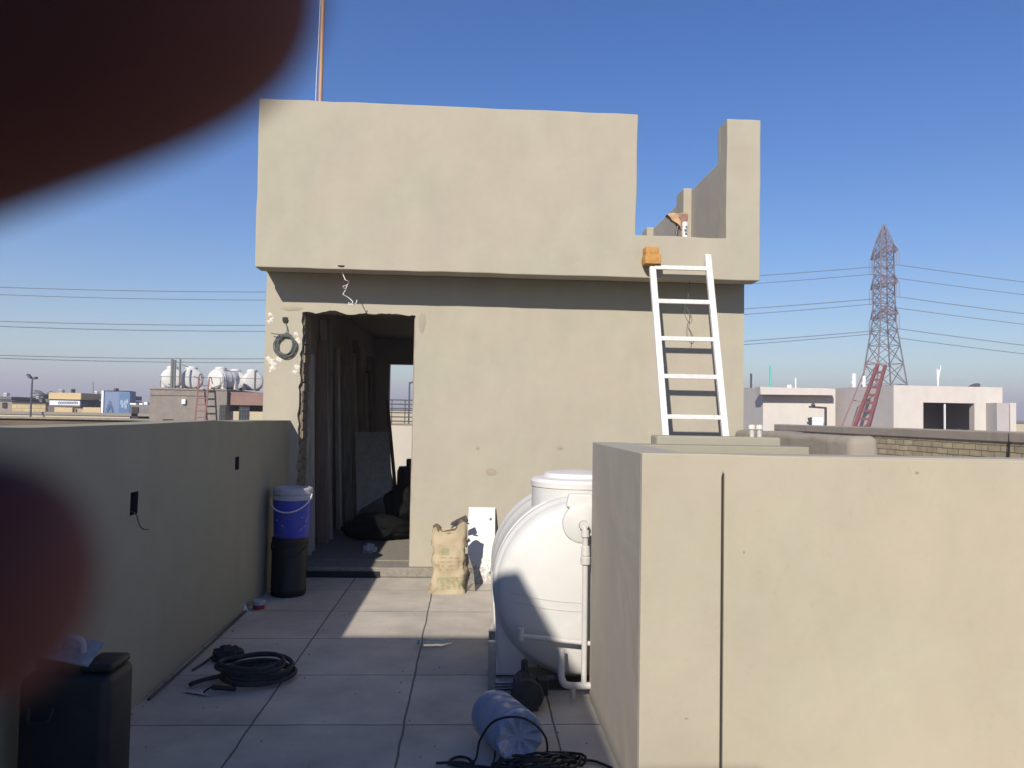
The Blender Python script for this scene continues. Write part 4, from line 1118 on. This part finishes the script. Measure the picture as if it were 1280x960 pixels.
obj('cornice_line', px_box(188.5, 258, 494, 494.8, D-.03, .02, o), M['dark_steel'], hh)
# tanks on top: copies of the big tank
src_parts = None
ft_ = None
labs = ['leftmost white tank on the far roof behind two grey posts', 'second white tank from the left on the far roof with pipes on its front',
        'white tank above the red ladder on the far roof', 'fourth white tank on the far roof beyond the red ladder', 'rightmost white tank on the far roof close to the stair house wall']
for i, (pc_, yb, DD, rz_) in enumerate(((214.5, 481, D+.7, .3), (241, 480, D+.9, .5), (267, 481, D+.8, -.5), (295, 484, D+2.8, .4), (317, 486, D+2.8, .5))):
    p = at(pc_, yb, Y=DD)
    if ft_ is None:
        ft_ = tank_root((p.x, DD, zt_+.06), labs[0], 'white water tanks on the far roof'); r_ = ft_
    else:
        r_ = copy_tree(ft_); r_['label'] = labs[i]
    r_.location = (p.x, DD, zt_+.06-(.02 if i < 3 else .0)); r_.rotation_euler = (0, 0, rz_); r_.scale = (.98, .98, .93)
# posts and rails among the tanks
t = thing('roof_frame', 'thin dark steel pipe frame with posts in front of the far white tanks', 'frame', (at(240, 480, Y=D+.2).x, D+.2, zt_+.06)); o2 = t.location
bm = BM()
for x_, yt in ((215.5, 449), (218.8, 450)): q = at(x_, yt, Y=D+.2); beam(bm, (q.x-o2.x, 0, 0), (q.x-o2.x, 0, q.z-o2.z), .09)
obj('post', bm, M['cable'], t)
for x_, yt, w_ in ((225.6, 449, .05), (319.3, 463, .07)):
    bm = BM(); q = at(x_, yt, Y=D+.2); beam(bm, (q.x-o2.x, 0, 0), (q.x-o2.x, 0, q.z-o2.z), w_); obj('post', bm, M['dark_steel'], t)
bm = BM(); q0 = at(200, 470.5, Y=D+.2); q1 = at(328, 472, Y=D+.2)
beam(bm, (q0.x-o2.x, -.05, q0.z-o2.z), (q1.x-o2.x, -.05, q0.z-o2.z-.02), .022)
for x_ in (202, 250, 276, 298): q = at(x_, 470, Y=D+.2); beam(bm, (q.x-o2.x, -.05, 0), (q.x-o2.x, -.05, q0.z-o2.z), .02)
q2 = at(228, 456, Y=D+.2); q3 = at(236, 459, Y=D+.2); beam(bm, (q2.x-o2.x, -.05, q2.z-o2.z), (q3.x-o2.x, -.05, q3.z-o2.z), .03)
q2 = at(283, 464, Y=D+.2); q3 = at(298, 464.5, Y=D+.2); beam(bm, (q2.x-o2.x, -.05, q2.z-o2.z), (q3.x-o2.x, -.05, q3.z-o2.z), .03)
beam(bm, (q3.x-o2.x, -.05, q3.z-o2.z), (q3.x-o2.x, -.05, 0), .03)
obj('rail', bm, M['dark_steel'], t)
# ladders
def far_ladder(name, label, A, B_, C_, Dd, n, m, w=.05, parent_name=None, rails=None):
    """A,B_ = bottom / top of left rail, C_,Dd = bottom/top of right rail"""
    t = thing(name, label, 'ladder', (A+C_)/2); o = t.location
    for p, q in ((A, B_), (C_, Dd)):
        bm = BM(); beam(bm, p-o, q-o, w, w); obj('rail', bm, m, t)
    for k in range(1, n):
        bm = BM(); beam(bm, A+(B_-A)*k/n-o, C_+(Dd-C_)*k/n-o, w*.9, w*.8); obj('rung', bm, m, t)
    return t
Dl = D-.35
far_ladder('red_ladder', 'pink red steel ladder leaning against the weathered brown wall', at(243.5, 530, Y=Dl-.5), at(248.5, 474, Y=Dl), at(255.5, 530, Y=Dl-.5), at(261.5, 474, Y=Dl), 7, M['red_steel'], .055).name = 'ladder'
bm = BM()
bl = [at(248.5, 474, Y=Dl), at(249, 469, Y=Dl+.1), at(251, 468, Y=Dl+.3), at(252.5, 474, Y=Dl+.5)]
br_ = [at(261.5, 474, Y=Dl), at(262, 472, Y=Dl+.1), at(264, 472.5, Y=Dl+.3), at(265.5, 480, Y=Dl+.5)]
for pts in (bl, br_): tube(bm, smooth_path(pts, 4), .022, 6)
ldr = [x for x in bpy.data.objects if x.name == 'ladder.001' or (x.name.startswith('ladder') and x.get('label', '').startswith('pink'))][0]
bmesh.ops.translate(bm, verts=bm.verts, vec=-ldr.location); obj('grab_rail', bm, M['red_steel'], ldr)

# yellow houses and the blue building
D = 62
def simple(label, name, x0, x1, yt, D, dep, m, cat='building', extra=None):
    h = house_at(name, label, (x0+x1)/2, D, cat); o = h.location
    bm = BM(); box_px(bm, x0, x1, yt, D, dep, None, o); obj('wall', bm, m, h); return h, o
h, o = simple('long low grey brown house at the far left edge', 'flat_house', -60, 15, 500, D+8, 12, M['old_plaster'])
obj('roof', px_box(-60, 15.5, 494.5, 499.5, D+7.7, 12.4, o), M['grey_far'], h)
obj('window', px_box(3, 8, 503, 510, D+7.9, .2, o), M['dark_open'], h)
h, o = simple('small white roof room on the skyline left of the lamp', 'roof_room', 19, 27, 497, D+14, 5, M['white_far'])
obj('door', px_box(21, 23, 501, 507, D+13.9, .2, o), M['grey_far'], h)
h, o = simple('long low house with dark roof behind the street lamp', 'flat_house', 27, 62, 503, D+12, 10, M['old_plaster'])
obj('roof', px_box(26.5, 62, 498, 503, D+11.6, 10.6, o), M['grey_far'], h)
h, o = simple('yellow brick compound wall behind the street lamp', 'compound_wall', 15, 57, 504.5, D, .4, M['brick_far'], 'wall')
obj('coping', px_box(14.5, 57.5, 503.4, 504.5, D-.1, .6, o), M['mortar'], h)
h, o = simple('dusty low boundary wall running along the far left street', 'compound_wall', -40, 210, 517.5, D-6, .5, M['cream'], 'wall')
obj('coping', px_box(-40, 210, 516.6, 517.5, D-6.1, .7, o), M['mortar'], h)
h, o = simple('yellow two part shop house with a white sign band', 'shop_house', 61, 101, 500.5, D+2, 10, M['grey_far'])
obj('upper_wall', px_box(61, 101, 490.5, 499.5, D+1.2, 10, o), M['yellow'], h)
sg = obj('sign_band', px_box(62, 99.5, 500.5, 506.8, D+1.0, .2, o), M['white_far'], h)
bm = BM()
for k in range(8):
    q = at(74+k*3.1, 503.6, Y=D+.98); 
    pts = [(q.x-o.x+.07*math.cos(6.283*j/12), q.y-o.y, q.z-o.z+.09*math.sin(6.283*j/12)) for j in range(12)]
    tube(bm, pts, .025, 5, closed=True)
obj('sign_letter', bm, M['blue_clad2'], sg)
for x0, x1 in ((68, 90), (104, 125)): obj('garage_wall', px_box(x0, x1, 509, 524, D+.3, 1.0, o), M['yellow'], h)
obj('gate', px_box(90.3, 103.7, 510.5, 524, D+.5, .5, o), mat('tan_gate', (.42, .33, .2), .7, vary=.2), h)
obj('gate_post', px_box(94, 94.8, 511, 521, D+.4, .08, o), M['red_steel'], h)
h, o = simple('grey flat roofed house with a satellite dish between yellow shop and blue block', 'flat_house', 101.5, 127, 499.5, D+4, 8, M['old_plaster'])
obj('roof', px_box(102, 127, 492.5, 498.8, D+5, 8, o), M['grey_far'], h)
obj('roof_edge', px_box(100, 127, 499, 501, D+3.6, 3, o), M['mortar'], h)
q = at(107, 496, Y=D+4.6)
bm = BM(); lathe(bm, [(0, .15), (.12, .13), (.24, .02), (.26, 0), (.23, .03), (0, .17)], 20, (q.x-o.x, q.y-o.y, q.z-o.z), 'Y'); obj('dish', bm, M['pvc'], h)
bm = BM(); q = at(116.5, 492, Y=D+6); q2 = at(116.2, 477, Y=D+6); tube(bm, [q-o, q2-o], .025, 5); obj('mast', bm, M['dark_steel'], h)
h, o = simple('blue clad block darker blue at its right with a drop shaped mark', 'blue_block', 128.2, 161.5, 488.8, D-2, 1.2, M['blue_clad'])
obj('white_edge', px_box(127, 128.1, 488.3, 530, D-2.1, .6, o), M['white_far'], h)
obj('darker_right', px_box(149, 161.4, 490.5, 530, D-2.12, .1, o), M['blue_clad2'], h)  # right part of the front in a darker blue
obj('roof_edge', px_box(128.2, 161.6, 488, 488.7, D-2.1, 1.4, o), M['grey_far'], h)
bm = BM(); q = at(136.5, 511, Y=D-2.15); c0 = Vector((q.x-o.x, q.y-o.y, q.z-o.z))
for s_ in (1.0, .6):
    pts = [c0+Vector((s_*(.24*math.sin(u)*(1-.65*math.cos(u/2)**0 * 0)), 0, s_*v_)) for u, v_ in ((0, .62), (.5, .2), (1.2, -.1), (1.9, -.35), (2.8, -.5), (3.5, -.5), (4.3, -.35), (5.0, -.1), (5.8, .2))]
    tube(bm, pts, .022, 5, closed=True)
obj('drop_mark', bm, M['blue_clad2'], h)
bm = BM()
for k, (x_, y_) in enumerate(((152, 503), (156, 503.5), (159, 502), (153, 507), (157, 508))):
    q = at(x_, y_, Y=D-2.16); box(bm, q.x-o.x-.09, q.x-o.x+.09, q.y-o.y, q.y-o.y+.03, q.z-o.z-.16, q.z-o.z+.16)
obj('right_mark', bm, mat('pale_blue_mark', (.28, .36, .48), .6), h)
h, o = simple('low grey shed with white clutter on its roof between blue block and tank house', 'shed', 163, 190, 506, D-6, 5, mat('shed_grey', (.2, .19, .18), .8, vary=.3, vscale=1))
obj('door', px_box(164.5, 172, 508.5, 524, D-6.1, .12, o), M['dark_open'], h)
bm = BM(); px_box(162.5, 170, 503.8, 506, D-6, 2, o, bm); px_box(174, 178, 503.8, 506, D-6, 1.2, o, bm); px_box(180, 184, 502.6, 505.9, D-6, 1.2, o, bm); obj('roof_clutter', bm, M['white_far'], h)
# filler row far away on both sides so that the skyline is continuous
rf = random.Random(17)
for i, (x0, x1, yt, DD, m_) in enumerate(((165, 200, 512, 150, 'old_plaster'), (480, 540, 513, 140, 'cream'), (1255, 1330, 529.0, 120, 'cream'), (930, 960, 519, 120, 'cream'), (1120, 1300, 526, 300, 'old_plaster'), (-80, 60, 506, 220, 'old_plaster'))):
    labs_ = ['distant brown block low on the skyline left of the tank house', 'distant cream block glimpsed through the far opening', 'low cream house at the far right edge of the skyline', 'distant cream block behind the stair house corner', 'very distant brown row behind the pale building', 'very distant brown row behind the left houses']
    h, o = simple(labs_[i], 'distant_house', x0, x1, yt, DD, 20, M[m_])
    obj('roof', px_box(x0, x1, yt-.9, yt-.05, DD-.3, 20.5, o), M['grey_far'], h)
for i, (px, yb, w_, h_, DD, m_, lab) in enumerate(((8, 494.5, 4, 3.2, 69, 'white_far', 'small white roof box on the far left grey house'), (48, 498, 3.4, 2.6, 73, 'pvc', 'small grey roof unit behind the street lamp'),
        (77, 490.5, 4, 3.4, 65, 'pvc', 'grey cooling unit on the yellow shop roof'), (91, 490.5, 2.4, 4.2, 66, 'dark_steel', 'slim dark vent on the yellow shop roof'), (121, 492.5, 3.4, 3.4, 68, 'white_far', 'white roof box beside the satellite dish'), (145, 488, 3, 2.6, 60.5, 'grey_far', 'tiny grey box on top of the blue block'))):
    p0 = at(px-w_/2, yb, Y=DD); p1 = at(px+w_/2, yb-h_, Y=DD)
    t = thing('roof_unit', lab, 'roof unit', ((p0.x+p1.x)/2, DD, p0.z-.05)); ww = p1.x-p0.x; hh2 = p1.z-p0.z+.05
    bm = BM(); box(bm, -ww/2, ww/2, -.2, .3, 0, hh2); obj('case', bm, M[m_], t, bevel=.02)
    bm = BM()
    for k in range(4): box(bm, -ww*.4, ww*.4, -.215, -.201, hh2*(.2+.17*k), hh2*(.27+.17*k))
    obj('louvre', bm, M['dark_steel'], t)
# street lamp
D = 55
q = at(37.6, 515, Y=D); top = at(40.8, 473, Y=D)
t = thing('street_lamp', 'tall grey street lamp with two heads on the left skyline', 'street lamp', (q.x, D, GZ)); o = t.location
bm = BM(); tube(bm, [(0, 0, 0), (top.x-o.x-.02, 0, top.z-o.z)], [.10, .05], 10); obj('pole', bm, M['dark_steel'], t)
for pa, pb in (((40.5, 474), (34.5, 468)), ((40.8, 473.5), (46.5, 472))):
    A_ = at(*pa, Y=D); B2 = at(*pb, Y=D)
    bm = BM(); beam(bm, A_-o, A_.lerp(B2, .5)-o, .06); beam(bm, A_.lerp(B2, .25)-o, B2-o, .3, .14); obj('lamp_head', bm, M['dark_steel'], t, bevel=.03)
q = at(511.5, 500, Y=60); top = at(513, 479, Y=60)
t = thing('street_lamp', 'thin street lamp seen through the far opening of the stair house', 'street lamp', (q.x, 60, GZ)); o = t.location
bm = BM(); tube(bm, [(0, 0, 0), (0, 0, top.z-o.z)], [.09, .05], 8); obj('pole', bm, M['dark_steel'], t)
bm = BM(); beam(bm, (-.05, 0, top.z-o.z), (.4, 0, top.z-o.z+.12), .3, .14); obj('lamp_head', bm, M['dark_steel'], t)
# palm
D = 80
q = at(59, 497, Y=D)
t = thing('palm_tree', 'feathery palm tree behind the yellow shop house', 'palm tree', (q.x, D, GZ)); o = t.location
bm = BM(); tube(bm, [(0, 0, 0), (.1, 0, 3), (0, 0, q.z-o.z)], [.28, .22, .2], 10); obj('trunk', bm, M['trunk'], t)
bm = BM(); rp = random.Random(2)
for k in range(26):
    a_ = 2*math.pi*k/26+rp.uniform(-.1, .1); el = rp.uniform(-.1, 1.2); L_ = rp.uniform(1.3, 1.9)
    prev = None
    for s_ in range(9):
        u = s_/8; r_ = L_*u*math.cos(el*(1-u*.3)); z_ = L_*(u*math.sin(el)-.55*u*u)
        c_ = Vector((r_*math.cos(a_), r_*math.sin(a_), q.z-o.z+z_))
        if prev is not None:
            sd = Vector((-math.sin(a_), math.cos(a_), 0))
            for sg_ in (-1, 1):
                for f_ in (.0, .5):
                    b0_ = prev.lerp(c_, f_); tip = b0_+sd*sg_*.35*(1-u*.6)+(c_-prev)*.9+Vector((0, 0, -.12))
                    bm.faces.new([bm.verts.new(b0_), bm.verts.new(b0_+(c_-prev)*.35), bm.verts.new(tip)])
        prev = c_
obj('crown', bm, M['palm'], t)

# ---- pale building at the right
D = 30
hh = house_at('pale_house', 'pale pinkish flat roofed house with a shaded canopy and wide dark opening', 1100, D); o = hh.location
DL = D+.42
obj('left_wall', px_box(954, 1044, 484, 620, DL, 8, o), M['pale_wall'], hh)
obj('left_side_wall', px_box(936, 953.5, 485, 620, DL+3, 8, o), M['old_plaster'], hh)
bm = BM(); a_ = at(953, 483.5, Y=D-.1); b_ = at(1044, 494, Y=D-.1)
prism(bm, [(at(950, 484, Y=D-.1).x-o.x, a_.z-o.z), (b_.x-o.x, a_.z-o.z-.05), (b_.x-o.x, b_.z-o.z), (at(951, 493, Y=D-.1).x-o.x, at(951, 493, Y=D-.1).z-o.z)], -.1, .419)
obj('canopy', bm, M['pale_wall'], hh)
# angled middle wall
A_ = at(1044, 484.5, Y=D+.9); B2 = at(1117, 480.5, Y=D-2.3)
bm = BM()
quad = [(A_.x, A_.y), (B2.x, B2.y), (B2.x+.5, B2.y+6), (A_.x+.5, A_.y+6)]
v0 = [bm.verts.new((x-o.x, y-o.y, 0)) for x, y in quad]; v1 = [bm.verts.new((x-o.x, y-o.y, A_.z-o.z-.02)) for x, y in quad]
bm.faces.new(v0[::-1]); bm.faces.new(v1)
for k in range(4): bm.faces.new((v0[k], v0[(k+1) % 4], v1[(k+1) % 4], v1[k]))
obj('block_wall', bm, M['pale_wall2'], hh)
DR = D-2.3
wx0, wx1 = at(1154, 503, Y=DR), at(1218, 503.5, Y=DR); rt = at(1117, 481.5, Y=DR); re = at(1253, 484, Y=DR)
bm = BM(); zt2 = rt.z-o.z; zw2 = wx0.z-o.z
box(bm, rt.x-o.x, wx0.x-o.x, DR-o.y, DR-o.y+.3, 0, zt2); box(bm, wx1.x-o.x, re.x-o.x, DR-o.y, DR-o.y+.3, 0, zt2)
box(bm, wx0.x-o.x+.001, wx1.x-o.x-.001, DR-o.y, DR-o.y+.3, zw2, zt2)
obj('right_wall', bm, M['pale_wall'], hh)
bm = BM(); box(bm, rt.x-o.x, re.x-o.x, DR-o.y+3.2, DR-o.y+3.4, 0, zt2-.01); box(bm, re.x-o.x-.25, re.x-o.x, DR-o.y+.301, DR-o.y+3.199, 0, zt2-.01); box(bm, rt.x-o.x, re.x-o.x-.251, DR-o.y+.301, DR-o.y+3.199, zt2-.15, zt2-.011)
box(bm, rt.x-o.x, rt.x-o.x+.2, DR-o.y+.301, DR-o.y+3.199, 0, zt2-.151)
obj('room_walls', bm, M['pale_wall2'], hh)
obj('opening_post', px_box(1180.5, 1182.3, 505, 560, DR+.05, .06, o), M['white_far'], hh)
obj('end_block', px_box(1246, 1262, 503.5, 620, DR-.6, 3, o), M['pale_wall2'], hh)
obj('end_pier', px_box(1262.5, 1271, 503.5, 620, DR-.3, 2.5, o), M['pale_wall'], hh)
# utility boiler alcove thing
ut = thing('water_heater', 'white square heater unit in a small metal frame against the pale wall', 'heater', at(1022, 560, Y=D-.6)); o2 = ut.location
obj('unit', px_box(1015.5, 1029.5, 521.5, 545, D-.9, .3, o2), M['white_far'], ut, bevel=.02)
bm = BM()
for pa, pb in (((1011.5, 508.5), (1033, 510)), ((1032, 510), (1032, 560)), ((1012.5, 523), (1012.5, 560))):
    beam(bm, at(*pa, Y=D-.6)-o2, at(*pb, Y=D-.6)-o2, .07)
tube(bm, [at(1015, 507, Y=D-.6)-o2, at(1018, 506, Y=D-.6)-o2], .07, 8); beam(bm, at(1012, 522, Y=D-.8)-o2, at(1015, 533, Y=D-.8)-o2, .12)
obj('frame', bm, M['dark_steel'], ut)
# things along its roof
for (px, y0, y1, w_, m_, lab, DD) in ((962.8, 457, 482, .045, 'green', 'slim green pipe standing on the pale house roof', D+2), (938.8, 467, 486, .05, 'dark_steel', 'short dark post beside the stair house corner', D+5),
        (994.5, 472.5, 484, .03, 'white_far', 'thin white rod on the pale house roof', D+2), (987, 481, 484.5, .09, 'white_far', 'short white pipe stub on the pale house roof', D+2),
        (1067.3, 467, 481.5, .09, 'white_far', 'white vent pipe left of the red stair on the roof', D+2), (1080, 470, 481.5, .07, 'white_far', 'second white vent pipe close to the red stair', D+2)):
    a_ = at(px, y1, Y=DD); b_ = at(px, y0, Y=DD)
    t = thing('roof_pipe', lab, 'pipe', (a_.x, DD, a_.z-.35))
    bm = BM(); tube(bm, [(0, 0, 0), (0, 0, b_.z-a_.z+.35)], w_, 8); obj('pipe', bm, M[m_], t)
    if w_ > .06: bm = BM(); tube(bm, [(-.12, 0, .35+(b_.z-a_.z)*.15), (.0, 0, .35+(b_.z-a_.z)*.15)], w_*.8, 8); obj('elbow', bm, M[m_], t)
t = thing('roof_antenna', 'forked white antenna on the pale house roof', 'antenna', at(1171.5, 483, Y=D)); o2 = t.location
bm = BM(); beam(bm, (0, 0, -.3), at(1173, 462, Y=D)-o2, .05); beam(bm, (0, 0, .1), at(1176, 457, Y=D)-o2, .03); beam(bm, (0, 0, .2), at(1171, 461, Y=D)-o2, .03); obj('rods', bm, M['white_far'], t)
t = thing('satellite_dish', 'pale satellite dish rim showing over the pale house roof', 'dish', at(1218, 483, Y=D)); o2 = t.location
bm = BM(); lathe(bm, [(0, .12), (.12, .10), (.23, .03), (.25, 0), (.22, .04), (0, .14)], 24, (0, 0, -.05), 'Y'); bmesh.ops.rotate(bm, verts=bm.verts, cent=(0, 0, 0), matrix=Matrix.Rotation(R(50), 3, 'X')); obj('reflector', bm, M['white_far'], t, smooth=True)
bm = BM(); beam(bm, (0, 0, -.4), (0, 0, 0), .04); obj('mount', bm, M['dark_steel'], t)
# red stair ladder
Ds = D-5.5; Dt = D-3
t = far_ladder('ladder', 'steep red steel stair with hand rails before the pale house', at(1064, 545, Y=Ds), at(1097, 456, Y=Dt), at(1082, 545, Y=Ds), at(1106.5, 457, Y=Dt), 9, M['red_steel'], .10)
for ch in list(t.children):
    if ch.name.startswith('rung'): ch.scale = (1, 1, 1)
o2 = t.location
bm = BM()
for (pa, pb) in (((1047, 545), (1085, 452)), ((1060, 545), (1094, 463)), ((1085, 452), (1106, 456)), ((1066, 500), (1078, 503))):
    ya = Ds if pa[1] > 540 else Dt; yb_ = Dt
    beam(bm, at(*pa, Y=ya)-o2, at(*pb, Y=yb_)-o2, .035)
obj('hand_rail', bm, mat('grey_red_rail', (.30, .18, .18), .6), t)

# ---- pylon and its wires
PY = 147.0
base = at(1105, 527, Y=PY); PXc = base.x
py_ = thing('power_pylon', 'tall lattice power pylon with three pairs of arms behind the pale house', 'pylon', (PXc, PY, GZ))
zt_ = at(1105, 281, Y=PY).z-GZ
def hw(z):                                # half width by height
    pts = [(0, 6.2), (zt_*.56, 2.0), (zt_*.86, 1.15), (zt_*.875, 1.1), (zt_, .10)]
    pts = [(0, 5.2), (_z(400), 1.65), (_z(308), 1.35), (_z(302), 1.2), (zt_, .1)]
    for (a0, b0), (a1, b1) in zip(pts, pts[1:]):
        if z <= a1: return b0+(b1-b0)*(z-a0)/(a1-a0)
    return .1
def _z(y): return at(1105, y, Y=PY).z-GZ
ang = 0.0
def cor(z, i):
    w = hw(z); x, y = ((-1, -1), (1, -1), (1, 1), (-1, 1))[i]
    x *= w*.9; y *= w*.9; return Vector((x*math.cos(ang)-y*math.sin(ang), x*math.sin(ang)+y*math.cos(ang), z))
levels = [0, 4.5, 8.6, 12.2, 15.4, _z(455), _z(432), _z(414), _z(400)]
z0, z1 = _z(400), _z(302)
levels += [z0+(z1-z0)*k/9 for k in range(1, 10)]
levels += [z1+(zt_-z1)*k/3 for k in (1, 2, 3)]
bm = BM()
T = .15
for a_, b_ in zip(levels, levels[1:]):
    for i in range(4):
        j = (i+1) % 4
        beam(bm, cor(a_, i), cor(b_, i), T*1.5)
        beam(bm, cor(a_, i), cor(b_, j), T*.75); beam(bm, cor(a_, j), cor(b_, i), T*.75)
        if a_ > 3: beam(bm, cor(a_, i), cor(a_, j), T*.7)
obj('lattice_tower', bm, M['galv'], py_)
armdir = Vector((.0, -1, 0))
att = []
for k, yl in enumerate((318, 356.5, 395)):
    z = _z(yl)
    for s in (1, -1):
        bm = BM(); tip = armdir*5.0*s+Vector((0, 0, z-.1))
        for i in range(4):
            c_ = cor(z, i)
            if (c_.x*armdir.x+c_.y*armdir.y)*s > 0:
                beam(bm, c_, tip, T*1.3); beam(bm, cor(z+1.9, i), tip, T*1.3)
                for u in (.3, .6): beam(bm, c_.lerp(tip, u), cor(z+1.9, i).lerp(tip, u), T*.7); beam(bm, c_.lerp(tip, u), cor(z+1.9, i).lerp(tip, u-.3), T*.6)
        for u in (.25, .5, .75):
            cs = [cor(z, i) for i in range(4) if (cor(z, i).x*armdir.x+cor(z, i).y*armdir.y)*s > 0]
            beam(bm, cs[0].lerp(tip, u), cs[1].lerp(tip, u-.25), T*.7)
        ar = obj('cross_arm', bm, M['arm_red'], py_)
        bm = BM()
        for dx in (-.45, .45):
            for q_ in range(9): lathe(bm, [(0, 0), (.14, .03), (.14, .08), (0, .12)], 8, (tip.x+dx*.6, tip.y, z-.5-q_*.28))
            beam(bm, (tip.x+dx*.6, tip.y, z-.1), (tip.x+dx*.6, tip.y, z-3.0), .05)
        beam(bm, (tip.x-.5, tip.y, z-3.0), (tip.x+.5, tip.y, z-3.0), .08)
        obj('insulator', bm, M['insul'], py_)
        att.append((Vector((tip.x+PXc, tip.y+PY, z-3.0+GZ)), s, k))
for p, s, k in att:
    side = 'nearer' if s > 0 else 'farther'
    lev = ('upper', 'middle', 'lower')[k]
    bm = BM(); pts = []; L_ = 300; sl = .115
    for i in range(-40, 41):
        t_ = 300*i/40; u = abs(t_); pts.append((p.x+t_, p.y, p.z-sl*u*(1-u/L_)))
    tube(bm, pts, .065, 5)
    tag(obj('power_line', bm, M['wire']), '%s %s conductor strung from the pylon across the sky' % (side, lev), 'power line', 'power lines strung from the pylon')

# ---- haze: a thin even layer of dusty air around everything
if HAZE > 0:
    bm = BM(); box(bm, -1600, 1600, -700, 2700, GZ-3, 45)
    hz_ = obj('haze', bm, bpy.data.materials.new('haze_air'))
    hz_['kind'] = 'stuff'; hz_['label'] = 'thin dusty haze over the town'
    m = hz_.data.materials[0]; m.use_nodes = True; nt = m.node_tree
    for n_ in list(nt.nodes): nt.nodes.remove(n_)
    ou = nt.nodes.new('ShaderNodeOutputMaterial'); pv = nt.nodes.new('ShaderNodeVolumePrincipled')
    pv.inputs['Color'].default_value = (.99, .93, 1.0, 1); pv.inputs['Density'].default_value = HAZE; pv.inputs['Anisotropy'].default_value = 0.1
    nt.links.new(pv.outputs[0], ou.inputs['Volume'])

# ================================================================== the hand that holds the phone, fingertips over the lens
def cp_(x, y, d): return EYE+Rt*x*.001+Up*y*.001+Fw*d*.001          # millimetres right, up, forward of the lens
def pxmm(px, py, d): return ((px-640)/F_PX*d, (480-py)/F_PX*d, d)
i_tip = pxmm(415, -160, 36); m_tip = pxmm(122, 714, 40)
chains = {
 'index': [i_tip, (-42, 12.0, 37), (-66, -1, 30), (-100, -28, 2)],
 'middle': [m_tip, (-46, -11.5, 40), (-73, -20, 33), (-106, -44, 2)],
 'ring': [(-50, -38, 34), (-66, -46, 36), (-88, -52, 28), (-110, -60, 0)],
 'little': [(-62, -60, 26), (-76, -66, 28), (-94, -70, 20), (-111, -75, -2)],
 'thumb': [(-48, -18, -16), (-70, -30, -22), (-92, -52, -28), (-116, -88, -24)]}
rads = {'index': (10.1, 10.2, 10.4, 12), 'middle': (7.3, 7.8, 9.6, 11), 'ring': (7.2, 8.2, 9, 11), 'little': (6, 7, 8, 10), 'thumb': (8.5, 10, 11.5, 13)}
verts, edges, rad = [], [], []
def av(p, r): verts.append(cp_(*p)); rad.append(r*.001); return len(verts)-1
wrist = av((-135, -125, -35), 22); palm = av((-122, -84, -12), 22)
edges.append((wrist, palm))
fa = av((-175, -215, -85), 30); edges.append((wrist, fa)); fb = av((-230, -330, -150), 38); edges.append((fa, fb))
for nme, ch in chains.items():
    idx = [av(p, r) for p, r in zip(ch, rads[nme])]
    for a_, b_ in zip(idx, idx[1:]): edges.append((a_, b_))
    edges.append((idx[-1], palm if nme != 'thumb' else wrist))
me = bpy.data.meshes.new('hand'); me.from_pydata([v-EYE for v in verts], edges, [])
ho = bpy.data.objects.new('hand', me); COL.objects.link(ho)
ms = ho.modifiers.new('skin', 'SKIN'); ms.use_smooth_shade = True
sk = me.skin_vertices[0] if len(me.skin_vertices) else None
if sk is None:
    bmx = bmesh.new(); bmx.from_mesh(me); bmx.verts.layers.skin.verify(); bmx.to_mesh(me); bmx.free(); sk = me.skin_vertices[0]
for i, r in enumerate(rad): sk.data[i].radius = (r, r); sk.data[i].use_root = (i == 1)
ss = ho.modifiers.new('sub', 'SUBSURF'); ss.levels = 3; ss.render_levels = 3
dg = bpy.context.evaluated_depsgraph_get(); dg.update()
nm_ = bpy.data.meshes.new_from_object(ho.evaluated_get(dg)); ho.modifiers.clear(); ho.data = nm_
for p in nm_.polygons: p.use_smooth = True
sm = mat('skin', (.15, .062, .056), .8, vary=.15, vscale=60, spec=.1)
sm.node_tree.nodes['Principled BSDF'].inputs['Subsurface Weight'].default_value = .2
sm.node_tree.nodes['Principled BSDF'].inputs['Subsurface Radius'].default_value = (1, .25, .12)
sm.node_tree.nodes['Principled BSDF'].inputs['Subsurface Scale'].default_value = .006
nm_.materials.clear(); nm_.materials.append(sm)
ho.location = EYE
tag(ho, 'dark out of focus hand with two fingertips over the left of the lens', 'hand')
bm = BM(); A_ = verts[0]-EYE; B2 = verts[2]-EYE; C_ = verts[3]-EYE
tube(bm, smooth_path([A_.lerp(B2, .35), B2, C_, C_+(C_-B2)*1.2], 5), [.034]*2+[.040]*6+[.05]*8, 24)
obj('sleeve', bm, M['sleeve'], ho, smooth=True)
ph = thing('phone', 'black phone held in the hand just behind the lens', 'phone', EYE); 
bm = BM(); vs = box(bm, -.030, .128, -.052, .024, -.0125, -.004)
for v in bm.verts: v.co = Rt*v.co.x+Up*v.co.y+Fw*v.co.z
obj('case', bm, M['phone'], ph, bevel=.003)
